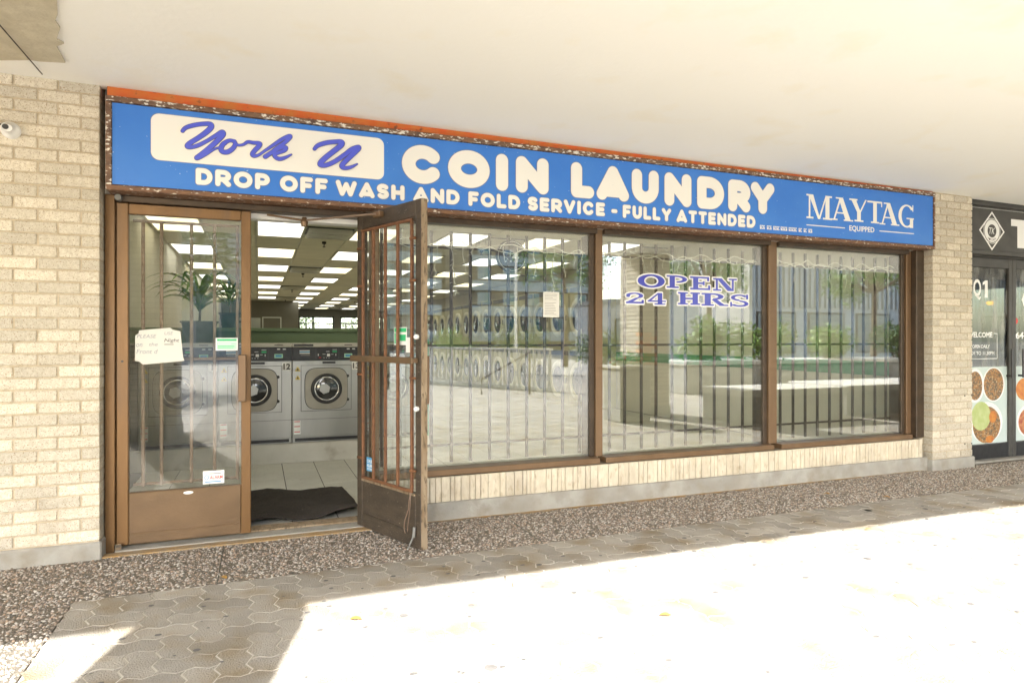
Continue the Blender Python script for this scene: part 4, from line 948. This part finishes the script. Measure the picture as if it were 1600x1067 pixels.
t = thing('cardboard_box', (-.12, 4.0, 1.375), 'small pale box with dark print on the ledge behind washer 12', 'box')
cbox(-.42, .02, 3.85, 4.15, 1.3755, 1.50, c=.004).build('carton', 'plinth', t); lay([R_(-.40, 1.44, -.15, 1.465), R_(-.40, 1.41, -.25, 1.43)], 'ink', t, 3.8495, 'print')
t = thing('plastic_crate', (.12, 4.0, 1.375), 'pale open frame rack on the ledge, right of the printed box', 'rack')
for x in (.04, .24): cbox(x, x + .012, 3.85, 3.862, 1.3755, 1.50, c=.002).build('upright', 'wire', t)
cbox(.04, .252, 3.85, 3.862, 1.501, 1.512, c=.002).build('top_rail', 'wire', t)

# ================================================================== DRYERS
def dryer():
    t = thing('stacked_dryer', (0, 0, 0), 'x', 'dryer', 'stacked dryers along the right wall')
    DW = .85
    cbox(.02, .54, -DW / 2 + .003, DW / 2 - .003, 0, 2.24, c=.006).build('cabinet', 'dryer', t)
    for zc_ in (.47, 1.66):
        dr = cbox(.008, .0195, -DW / 2 + .03, DW / 2 - .03, zc_ - .42, zc_ + .46, c=.004).build('door_panel', 'dryer', t)
        MB().lathe(0, 0, zc_, [(.36, .008), (.36, -.02), (.33, -.035), (.27, -.035), (.25, -.012)], 36, 'x').build('door_ring', 'dring', dr, True)
        MB().lathe(0, 0, zc_, [(.25, -.013), (.15, -.022), (.01, -.026)], 30, 'x').build('door_glass', 'drum', dr, True)
        cbox(-.045, -.02, -.40, -.37, zc_ - .06, zc_ + .06, c=.004).build('handle', 'chrome', dr)
        cbox(-.002, .0195, -.38, .38, zc_ + .475, zc_ + .56, c=.003).build('control_strip', 'steel_dk', t)
    cbox(-.006, -.0025, -.30, -.12, .96, 1.0, c=.001).build('coin_slot', 'black', t)
    return t
d0 = dryer()
for k in range(16):
    o = d0 if k == 0 else copy_tree(d0)
    o.location = (5.5, 6.40 + k * .865, 0); o['label'] = 'khaki stacked dryer on the right wall, %s from the front window' % (ORD + ['thirteenth', 'fourteenth', 'fifteenth', 'sixteenth'])[k]
# potted plants on the washers
def strap_plant(x, y, z, R, H, n, label, pot_r, pot_h, lm='leafd', wl=.03):
    t = thing('potted_plant', (x, y, z), label, 'potted plant', 'potted plants on the washers')
    MB().lathe(x, y, z, [(pot_r * .72, 0), (pot_r, pot_h), (pot_r * 1.06, pot_h), (pot_r * 1.06, pot_h - .015), (pot_r * .9, pot_h - .02)], 20, 'z').build('pot', 'pot', t, True)
    MB().tube([(x, y, z + pot_h * .7), (x + .01, y, z + pot_h + H * .35)], .014, 7, .009).build('stem', 'bark', t)
    for k in range(n):
        a = k * 2.4 + uni(-.3, .3); L_ = R * uni(.7, 1.1); zb = z + pot_h + H * (.15 + .3 * k / n); up = uni(.3, 1.0); mb = MB(); P = []
        for i in range(8):
            s_ = i / 7; rr = L_ * s_; zz = zb + H * up * (1.6 * s_ - 1.35 * s_ * s_); wd = wl * math.sin(math.pi * min(1, .15 + s_ * .85)) * .5 + .001
            c, q = math.cos(a), math.sin(a)
            P.append(((x + c * rr - q * wd, y + q * rr + c * wd, zz), (x + c * rr, y + q * rr, zz - wd * .3), (x + c * rr + q * wd, y + q * rr - c * wd, zz)))
        for i in range(8): mb.v += list(P[i])
        for i in range(7):
            b = i * 3; mb.f += [(b, b + 3, b + 4, b + 1), (b + 1, b + 4, b + 5, b + 2)]
        mb.build('leaf', lm, t)
strap_plant(-.56, 3.0, 1.2125, .48, .62, 34, 'leafy plant in a wide grey pot standing on washer 1', .17, .22, 'leafg', .06)
strap_plant(-.30, 3.62, 1.3755, .30, .46, 20, 'smaller spindly plant in a grey pot on the ledge behind', .11, .17, 'leafd', .03)

# ================================================================== NEIGHBOURING SHOP
NY = .15
q = lambda x, y, Y=NY: at_y(x, y, Y)
sy = .10
t = thing('neighbour_sign', (7.6, .1, 2.1), 'charcoal shop sign with a white diamond logo and a large white T', 'sign')
cbox(6.537, 11.5, sy, sy + .1, 2.15, 2.60, c=.004).build('board', 'shopdk', t)
cbox(6.537, 11.5, sy - .02, sy + .1, 2.601, 2.66, c=.004).build('top_frame', 'shopdk', t); cbox(6.537, 11.5, sy - .025, sy + .1, 2.105, 2.149, c=.004).build('bottom_frame', 'shopdk', t)
cbox(6.62, 11.5, sy - .004, sy - .0005, 2.575, 2.583, c=.001).build('line', 'steel', t)
Z5 = lambda x, y: at_y(1510 + x / 5.93, 300 + y / 5.93, sy)
c_ = Z5(236, 362); dx = (Z5(355, 370)[0] - Z5(118, 350)[0]) / 2; dz = (Z5(234, 180)[1] - Z5(240, 543)[1]) / 2
def dia(k): return [(c_[0] + dx * k, c_[1]), (c_[0], c_[1] + dz * k), (c_[0] - dx * k, c_[1]), (c_[0], c_[1] - dz * k)]
a, b = dia(1), dia(.88); lay([[a[i], a[(i + 1) % 4], b[(i + 1) % 4], b[i]] for i in range(4)], 'white', t, sy - .001, 'logo', st=0)
rr = dz * .58; lay(ring(c_[0], c_[1], rr, rr, rr * .42, rr * .42) , 'white', t, sy - .001, 'logo', st=0); lay(ring(c_[0], c_[1], rr * 1.12, rr * 1.12, rr * .05, rr * .05), 'white', t, sy - .001, 'logo', st=0)
text('TK', c_[0] - rr * .38, c_[0] + rr * .38, c_[1] - rr * .28, c_[1] + rr * .28, sy - .001, 'white', t, 0, 'logo', shear=.25)
import itertools
for word, a0_, a1_ in (('THAI'[:0] + 'LIVE', 130, 50), ('KITCHEN', 230, 310)):
    if word == 'LIVE': continue
    for i, chh in enumerate(word):
        aa = math.radians(a0_ + (a1_ - a0_) * (i + .5) / len(word)); xx = c_[0] + rr * .79 * math.cos(aa); zz = c_[1] + rr * .79 * math.sin(aa)
        text(chh, xx - .009, xx + .009, zz - .011, zz + .011, sy - .0016, 'ink', t, 0, 'logo')
tx0, tz1 = Z5(412, 252); _, tz0 = Z5(500, 522); th_ = tz1 - tz0
lay([R_(tx0, tz1 - th_ * .24, tx0 + .34, tz1), R_(tx0 + .10, tz0, tx0 + .22, tz1 - th_ * .24)], 'white', t, sy - .002, st=0)
lay([R_(tx0 + .2205, tz0 + .0, tx0 + .235, tz1 - th_ * .24)], 'purple', t, sy - .002, st=0)
def shop_door(x0, x1, label):
    t = thing('shop_door', ((x0 + x1) / 2, NY, 0), label, 'door', 'dark doors of the neighbouring shop')
    cbox(x0, x0 + .055, NY, NY + .05, .02, 2.09, c=.004).build('stile', 'shopdk', t); cbox(x1 - .055, x1, NY, NY + .05, .02, 2.09, c=.004).build('stile', 'shopdk', t)
    cbox(x0 + .0555, x1 - .0555, NY + .001, NY + .049, 1.99, 2.089, c=.004).build('top_rail', 'shopdk', t); cbox(x0 + .0555, x1 - .0555, NY + .001, NY + .049, .022, .17, c=.004).build('kick_panel', 'black', t)
    box(x0 + .055, x1 - .055, NY + .02, NY + .026, .17, 1.99).build('pane', 'panetint', t)
    return t
dA = shop_door(6.545, 7.385, 'dark glass shop door with Q1 lettering and food posters, right of the brick pillar')
dB = shop_door(7.39, 8.23, 'dark glass shop door with phone number lettering, at the right edge')
cbox(7.28, 7.31, NY - .06, NY - .045, .85, 1.15, c=.004).build('handle', 'black', dA); cbox(7.28, 7.29, NY - .045, NY, .86, .88, c=.002).build('handle_foot', 'black', dA)
cbox(7.46, 7.49, NY - .06, NY - .045, .85, 1.15, c=.004).build('handle', 'black', dB); cbox(7.47, 7.48, NY - .045, NY, .86, .88, c=.002).build('handle_foot', 'black', dB)
t = thing('shop_door_frame', (7.4, .15, 0), 'charcoal frame and concrete step of the neighbouring shop', 'door frame')
cbox(6.54, 9.6, NY - .02, NY + .08, 2.091, 2.104, c=.002).build('head', 'shopdk', t); cbox(6.54, 9.6, .08, .33, -.01, .018, c=.004).build('step', 'concrete', t); cbox(8.235, 9.6, NY, NY + .06, .02, 2.09, c=.004).build('side_panel', 'shopdk', t)
D5 = lambda x, y: at_y(1510 + x / 5.93, 300 + y / 5.93, NY + .019)
D6 = lambda x, y: at_y(1510 + x / 4.444, 480 + y / 4.444, NY + .019)
def tx(s_, f, x0, y0, x1, y1, par, b=.02, m_='white'):
    a = f(x0, y0); c = f(x1, y1); text(s_, a[0], c[0], c[1], a[1], NY + .0190, m_, par, b)
a = D5(64, 805); c = D5(136, 1000); text('Q', a[0], c[0], c[1], a[1], NY + .019, 'white', dA, .02); a = D5(152, 818); c = D5(198, 978); h1 = a[1] - c[1]; w1_ = c[0] - a[0]; lay([[(a[0] + w1_ * .42, c[1]), (c[0], c[1]), (c[0], a[1]), (a[0] + w1_ * .55, a[1]), (a[0], a[1] - h1 * .12), (a[0], a[1] - h1 * .27), (a[0] + w1_ * .42, a[1] - h1 * .22)]], 'white', dA, NY + .019)
tx('WELCOME', D6, 10, 172, 180, 210, dA, .03); tx('OPEN DAILY', D6, 42, 260, 162, 284, dA, .01); tx('11AM TO 11.30PM', D6, 5, 308, 194, 330, dA, .01)
a = D6(190, 183); b = D6(214, 356); lay([R_(a[0], a[1] - .003, b[0], a[1] + .003), R_(b[0] - .004, b[1], b[0] + .002, a[1]), R_(6.61, b[1] - .003, b[0], b[1] + .003)], 'white', dA, NY + .019, 'border', st=1e-5)
a = D6(342, 172); text('647', a[0], a[0] + .20, D6(342, 220)[1], a[1], NY + .019, 'white', dB, .03)
a = D5(540, 1000); lay([[(a[0] - .05, a[1]), (a[0], a[1] + .09), (a[0] + .05, a[1]), (a[0], a[1] - .09)]], 'white', dB, NY + .0192, 'logo')
MB().lathe(D6(342, 95)[0], NY + .0185, D6(342, 95)[1], [(.035, 0), (.034, -.001)], 18).build('sticker', 'redp', dB)
# food posters: flat prints on the lower glass
M['poster'] = mat('poster_ground', (.52, .62, .60), (.60, .68, .64), 3, .5)
M['food'] = mat('poster_noodles', (.10, .075, .045), (.42, .20, .06), 38, .5, c3=(.52, .42, .26), s3=60, t3=.60, w3=.03)
M['foodg'] = mat('poster_green_dip', (.42, .50, .18), (.50, .56, .26), 20, .5)
M['foodo'] = mat('poster_orange', (.62, .25, .04), (.5, .15, .03), 25, .5)
M['foodr'] = mat('poster_red', (.35, .06, .03), (.55, .25, .10), 25, .5)
def disc(x, y, rx, rz, m_, par, k, nm='print'): lay([arc(x, y, rx, rz, 0, 359, 26)[:-1]], m_, par, NY + .0185 - k * .0004, nm)
za, zb = D6(100, 415)[1], .175
for d_, x0, x1 in ((dA, 6.602, 7.328), (dB, 7.447, 8.173)):
    po = cbox(x0, x1, NY + .0187, NY + .0197, zb, za, c=.0002).build('food_poster', 'poster', d_)
    if d_ is dA:
        for (x, y, r_, s_, mm) in ((60, 545, 62, 118, 'white'), (60, 545, 50, 100, 'food'), (188, 535, 76, 122, 'white'), (188, 535, 68, 112, 'food'), (140, 800, 110, 178, 'white'), (140, 815, 95, 160, 'food'), (100, 755, 66, 100, 'foodg'), (182, 760, 26, 42, 'foodo'), (160, 915, 28, 46, 'foodo')):
            cxx, czz = D6(x, y); ex_ = (D6(x + r_, y)[0] - cxx); ez = (D6(x, y - s_)[1] - czz); ez = min(ez, za - czz - .004, czz - zb - .004)
            lx = max(x0 + .01, cxx - ex_); hx = min(x1 - .004, cxx + ex_); disc((lx + hx) / 2, czz, (hx - lx) / 2, ez, mm, po, rnd() * .5 + 1 + (x + y) * .001 + (0 if mm == 'white' else .9) + (1.3 if mm in ('foodg', 'foodo') else 0))
    else:
        for k, (cx2, cz2, ex_, ez, mm) in enumerate(((7.62, .72, .15, .12, 'foodo'), (7.70, .38, .22, .18, 'white'), (7.70, .37, .19, .155, 'foodr'), (8.0, .6, .14, .14, 'food'))): disc(cx2, cz2, ex_, ez, mm, po, 1 + k * .5)
t = thing('pendant_lamp', (7.6, 1.8, 1.5), 'small glowing pendant lamp inside the dark shop', 'lamp')
pz_ = at_y(1547, 473, 1.8); MB().lathe(pz_[0], 1.8, pz_[1], [(.03, .02), (.05, 0), (.03, -.03)], 14, 'z').build('bulb', 'bulb', t); MB().tube([(pz_[0], 1.8, pz_[1] + .02), (pz_[0], 1.8, 2.7)], .004).build('cord', 'black', t)

# small camera on the left pillar
cxy = at_y(18, 205, 0)
t = thing('security_camera', (cxy[0], -.05, cxy[1]), 'small white dome camera on the left brick pillar', 'security camera')
MB().lathe(cxy[0], 0, cxy[1], [(.045, .0), (.045, -.02), (.038, -.045), (.02, -.058)], 20, 'y').build('housing', 'white', t, True)
MB().lathe(cxy[0] - .01, 0, cxy[1] + .005, [(.015, -.05), (.014, -.064)], 14, 'y').build('lens', 'black', t)
MB().tube([(cxy[0] - .03, -.01, cxy[1] + .02), (cxy[0] - .12, -.012, cxy[1] + .06), (cxy[0] - .3, -.012, cxy[1] + .07)], .004).build('cable', 'bar', t)
# leaves and litter on the ground
for k, (x, y) in enumerate(((1292, 773), (1306, 778), (1385, 778), (350, 905), (1006, 766), (556, 970), (1040, 964), (1357, 829))):
    a, b = at_z(x, y); an = uni(0, 6); mb = MB(); P = []
    for i in range(7): s_ = i / 6; P.append((a + math.cos(an) * (s_ - .5) * .05, b + math.sin(an) * (s_ - .5) * .05, .010 + .006 * math.sin(s_ * 3)))
    for i, p in enumerate(P):
        wd = .012 * math.sin(math.pi * (.08 + .84 * i / 6)); mb.v += [(p[0] - math.sin(an) * wd, p[1] + math.cos(an) * wd, p[2] + .003), (p[0] + math.sin(an) * wd, p[1] - math.cos(an) * wd, p[2])]
    for i in range(6): mb.f.append((2 * i, 2 * i + 1, 2 * i + 3, 2 * i + 2))
    tag(mb.build('dry_leaf', 'leafor', loc=(a, b, .008)), ['orange dry leaf on the aggregate below the right window', 'second dry leaf just right of the orange one below the right window', 'small dry leaf near the right brick pillar', 'brown leaf on the pebbles in front of the closed door', 'dry leaf at the kerb under the middle window', 'dry leaf at the near edge of the sunlit paving', 'leaf lying in the middle of the sunlit paving', 'leaf on the sunlit paving at the right'][k], 'leaf', 'fallen dry leaves')

# ================================================================== THE OTHER SIDE OF THE PLAZA (seen mirrored in the glass)
def brick_column(cx, cy, label, orange_patch=False):
    t = thing('brick_column', (cx, cy, 0), label, 'brick column', 'brick columns carrying the canopy')
    cbox(cx - .31, cx + .31, cy - .31, cy + .31, -.01, .15, c=.01).build('concrete_base', 'concrete', t)
    box(cx - .282, cx + .282, cy - .282, cy + .282, .15, 2.72).build('mortar', 'mortar_dk', t)
    for k in range(37):
        z = .15 + k * .0675 + .034
        for s_ in range(4):
            for i in range(2):
                a = -.295 + .245 * i + (.1 if k % 2 else 0) if True else 0
                x0_ = a + .1225; ln = .236
                if k % 2 == 0: off = (x0_, -.245)
                else: off = (x0_, -.245)
                c_s = [(1, 0), (0, 1), (-1, 0), (0, -1)][s_]
                X = cx + off[0] * c_s[0] - off[1] * c_s[1]; Y = cy + off[0] * c_s[1] + off[1] * c_s[0]
                lng = s_ % 2 == 0
                st_n = orange_patch and s_ == 2 and i == 1 and .8 < z < 1.35  # a few bricks on one face get an orange colour
                piece('brick', t, ln if lng else .1, .1 if lng else ln, .058, (X, Y, z), 'brick_orange' if st_n else 'brick', .003)
    return t
brick_column(6.06, -4.75, 'buff brick canopy column with some orange bricks, mirrored in the middle window', True)
brick_column(-1.25, -4.85, 'buff brick canopy column mirrored in the closed left door')
brick_column(13.4, -4.75, 'buff brick canopy column mirrored at the right end of the windows')
# planter with flowers
t = thing('flower_planter', (5.3, -4.0, 0), 'square grey concrete planter of red and green flowers, mirrored beside the brick column', 'planter')
cbox(5.02, 5.55, -4.3, -3.78, 0, .80, c=.015).build('box', 'concrete', t); cbox(5.0, 5.57, -4.32, -3.76, .801, .85, c=.01).build('rim', 'conc_pale', t)
lv = MB(); fw = MB()
for _ in range(700):
    a = uni(0, 6.28); r_ = math.sqrt(rnd()) * .27; x = 5.285 + r_ * math.cos(a); y = -4.04 + r_ * math.sin(a); z = .86 + uni(0, .22) * (1.2 - r_ * 3); s_ = uni(.012, .028); q1 = Vector((uni(-1, 1), uni(-1, 1), uni(-.4, .8))).normalized(); q2 = q1.cross(Vector((uni(-1, 1), .3, 1))).normalized(); c = Vector((x, y, z))
    (fw if rnd() < .08 else lv).poly([c - q1 * s_, c + q2 * s_ * .6, c + q1 * s_, c - q2 * s_ * .6])
lv.build('foliage', 'leafg', t); fw.build('flowers', 'flower', t)
# low concrete planter walls
for (x0, x1, y0, y1, h_, lb) in ((6.6, 8.6, -3.9, -3.0, .50, 'long low pale concrete bench block mirrored in the middle window'), (8.9, 15, -4.4, -3.2, .50, 'second pale concrete bench block mirrored in the right window'), (9, 18, -9, -7.6, .75, 'raised concrete planter bed of shrubs mirrored behind the bench')):
    t = thing('concrete_planter' if h_ > .6 else 'concrete_bench', ((x0 + x1) / 2, (y0 + y1) / 2, 0), lb, 'planter' if h_ > .6 else 'bench')
    cbox(x0, x1, y0, y1, 0, h_ - .1, c=.01).build('body', 'concrete', t); cbox(x0 - .04, x1 + .04, y0 - .04, y1 + .04, h_ - .0995, h_, c=.01).build('coping', 'conc_pale', t)
def leaves(mb, c, R, n, s0, s1, flat=1.0, holes=0):
    for _ in range(n):
        d_ = Vector((random.gauss(0, 1), random.gauss(0, 1), random.gauss(0, 1))).normalized() * (rnd() ** .45)
        p = Vector(c) + Vector((d_.x * R[0], d_.y * R[1], d_.z * R[2])); s_ = uni(s0, s1)
        a = Vector((random.gauss(0, 1), random.gauss(0, 1), random.gauss(0, .7))).normalized(); b = a.cross(Vector((random.gauss(0, 1), random.gauss(0, 1), 1))).normalized()
        mb.poly([p - a * s_, p + b * s_ * .5, p + a * s_, p - b * s_ * .5])
def shrub(x, y, r_, h_, label, m_='leafd', z0=0):
    t = thing('shrub', (x, y, z0), label, 'shrub', 'shrubs across the plaza')
    mb = MB()
    for _ in range(9): leaves(mb, (x + uni(-.6, .6) * r_, y + uni(-.5, .5) * r_, z0 + h_ * uni(.35, .75)), (r_ * .5, r_ * .5, h_ * .35), 260, .03, .07)
    mb.build('foliage', m_, t)
    st = MB()
    for _ in range(5): st.tube([(x, y, z0), (x + uni(-.4, .4) * r_, y + uni(-.4, .4) * r_, z0 + h_ * .7)], .02, 5, .006)
    st.build('stems', 'bark', t)
def tree(x, y, h_, r_, label, m_='leafg', ncl=26, per=230):
    t = thing('tree', (x, y, 0), label, 'tree', 'trees across the plaza')
    tk = MB(); top = Vector((x + uni(-.2, .2), y, h_ * .5)); tk.tube([(x, y, 0), (x + .05, y, h_ * .25), tuple(top)], .13, 8, .08)
    cr = MB()
    for k in range(ncl):
        a = k * 2.4; el = uni(.05, 1); rr = r_ * uni(.4, 1) * math.sqrt(1 - (el - .45) ** 2); c = Vector((x + rr * math.cos(a), y + rr * math.sin(a), h_ * (.45 + .5 * el)))
        tk.tube([tuple(top), tuple((top + c) / 2 + Vector((0, 0, .15))), tuple(c)], .04, 5, .01)
        leaves(cr, c, (r_ * .32, r_ * .32, h_ * .09), per, .04, .09)
    tk.build('trunk', 'bark', t); cr.build('crown', m_, t)
shrub(10, -8.3, .8, 1.2, 'bushy shrub in the raised bed mirrored below the H of HRS', 'leafg', .55); shrub(11.7, -8.3, .9, 1.3, 'second shrub in the raised bed, mirrored below the S of HRS', 'leafg', .55); shrub(14, -8.3, .9, 1.1, 'third shrub in the raised bed, mirrored in the right window', 'leafg', .55); shrub(16.5, -8.3, .9, 1.2, 'fourth shrub in the raised bed, mirrored in the right window', 'leafd', .55)
shrub(9.0, -17.5, 1.3, 1.7, 'dark shrub behind the slatted railing, mirrored in the first window', 'leafd'); shrub(6.5, -17, 1.2, 1.6, 'shrub behind the slatted railing nearest the open door leaf', 'leafg'); shrub(12.2, -17, 1.4, 1.9, 'dark shrub behind the dryers in the mirrored first window', 'leafd')
tree(13.0, -22.0, 8.0, 2.3, 'leafy tree mirrored at the right of the first window')
tree(19.5, -11.5, 5.6, 2.1, 'light green tree mirrored in the right window')
tree(15.0, -14.5, 6.2, 1.8, 'light green tree mirrored behind the 24 HRS lettering')
tree(-2.5, -15, 4.2, 1.8, 'green tree mirrored in the closed left door', 'leafd')
# slatted railing
t = thing('slatted_railing', (5.5, -12, 0), 'pale slatted railing at the stair, mirrored in the first window', 'railing')
A = Vector((4.0, -14.3, 0)); B = Vector((6.6, -9.6, 0)); n = 34; D = (B - A).normalized(); Q = Vector((-D.y, D.x, 0))
for i in range(n):
    p = A + (B - A) * (i + .5) / n; c1 = p - D * .045 - Q * .02; pts = [c1, c1 + D * .09, c1 + D * .09 + Q * .04, c1 + Q * .04]
    MB().prism([(v.x, v.y, .10) for v in reversed(pts)], (0, 0, .88)).build('slat', 'conc_pale', t)
MB().prism([(v.x, v.y, .985) for v in (A - Q * .04, A + Q * .06, B + Q * .06, B - Q * .04)], (0, 0, .05)).build('top_rail', 'conc_pale', t)
MB().prism([(v.x, v.y, .0) for v in (A - Q * .04, A + Q * .06, B + Q * .06, B - Q * .04)], (0, 0, .09)).build('base', 'conc_pale', t)
t = thing('stair_handrail', (5.7, -8.6, 0), 'thin brown sloping handrail mirrored in front of the slatted railing', 'handrail')
MB().tube([(4.7, -9.3, 0), (4.7, -9.3, .35), (5.75, -9.0, .95), (5.75, -9.0, 0)], .022, 8).build('rail', 'bronze_dk', t)
t = thing('lamp_post', (9.4, -16, 0), 'slender white lamp post mirrored left of the round sign', 'lamp post')
MB().tube([(8.2, -16, 0), (8.2, -16, 4.2)], .05, 8, .04).build('pole', 'wire', t); MB().lathe(8.2, -16, 4.2, [(.09, 0), (.2, .05), (.2, .2), (.06, .28)], 14, 'z').build('lantern', 'wire', t)
# office tower
t = thing('office_tower', (28, -70, 0), 'brown office tower with pale blue bands and windows, mirrored in the first window', 'building')
TX0, TX1, TY = 8, 39, -66
box(TX0, TX1, TY - 14, TY, 0, 27).build('wall', 'brownwall', t)
for k in range(9):
    z0 = 1.0 + k * 2.9
    for a, b in ((TX0 + .3, 19), (22.5, TX1 - .3)):
        cbox(a, b, TY + .01, TY + .45, z0, z0 + 1.15, c=.03).build('spandrel', 'spandrel', t)
        x = a + .8
        while x < b - 1.6:
            wf = box(x, x + 1.5, TY + .01, TY + .12, z0 + 1.3, z0 + 2.75).build('window', 'spandrel', t)
            box(x + .1, x + .7, TY + .125, TY + .14, z0 + 1.4, z0 + 2.65).build('pane', 'winpane', wf); box(x + .8, x + 1.4, TY + .125, TY + .14, z0 + 1.4, z0 + 2.65).build('pane', 'teal', wf); x += 3.1
box(19.3, 22.2, TY + .01, TY + .9, 0, 28.5).build('brick_pier', 'brownwall', t)
# low ribbed concrete building on the right, louvred one on the left
t = thing('ribbed_building', (48, -26, 0), 'low concrete building with vertical ribs, mirrored in the right window', 'building')
box(27, 60, -34, -26, 0, 6.2).build('wall', 'conc_pale', t)
for i in range(80): box(27.1 + i * .41, 27.3 + i * .41, -25.99, -25.85, 3.2, 6.15).build('rib', 'conc_pale', t)
for i in range(8): w_ = box(27.5 + i * 4, 30.5 + i * 4, -25.99, -25.95, .4, 2.9).build('window', 'bar', t); box(27.6 + i * 4, 30.4 + i * 4, -25.945, -25.93, .5, 2.8).build('pane', 'winpane', w_)
t = thing('pavilion', (24, -36, 0), 'low grey concrete pavilion under open sky, mirrored behind the brick column', 'building')
box(21.6, 27, -38, -33, 0, 3.6).build('wall', 'conc_pale', t); box(21.5, 27.2, -38.2, -32.8, 3.61, 3.9).build('roof', 'concrete', t)
for i in range(3): w_ = box(22.0 + i * 1.7, 23.1 + i * 1.7, -32.99, -32.95, .6, 2.6).build('window', 'bar', t); box(22.1 + i * 1.7, 23.0 + i * 1.7, -32.945, -32.93, .7, 2.5).build('pane', 'winpane', w_)
t = thing('stair_tower', (22, -30, 0), 'tall plain grey concrete stair tower mirrored behind the OPEN lettering', 'building')
box(21.0, 23.0, -28, -25.5, 0, 14).build('wall', 'conc_pale', t)
t = thing('louvred_building', (0, -45, 0), 'pale building with horizontal louvres over teal glass, mirrored in the closed left door', 'building')
box(-9, 5.5, -52, -45, 0, 9.6).build('wall', 'conc_pale', t)
for i in range(9): box(-8.9, 5.4, -44.99, -44.8, 6.0 + i * .4, 6.28 + i * .4).build('louvre', 'conc_pale', t)
for i in range(9): box(-8.8 + i * 1.6, -7.4 + i * 1.6, -44.99, -44.95, 1.0, 5.2).build('pane', 'teal', t)
# trees beyond the back windows
for k, x in enumerate((2.2, 4.8, 7.2, 9.8)): shrub(x, 33 + k * .3, 1.5, 3.4, ['leftmost bright green shrub outside the back windows', 'second bright green shrub outside the back windows', 'third bright green shrub outside the back windows', 'rightmost bright green shrub outside the back windows'][k], 'leafg')
for k, (x, y) in enumerate(((3, 36), (8, 37), (13, 38))): tree(x, y, 5.5, 3.0, ['green tree outside the left back window', 'green tree outside the middle back window', 'green tree outside the right back window'][k], 'leafg', 16, 160)
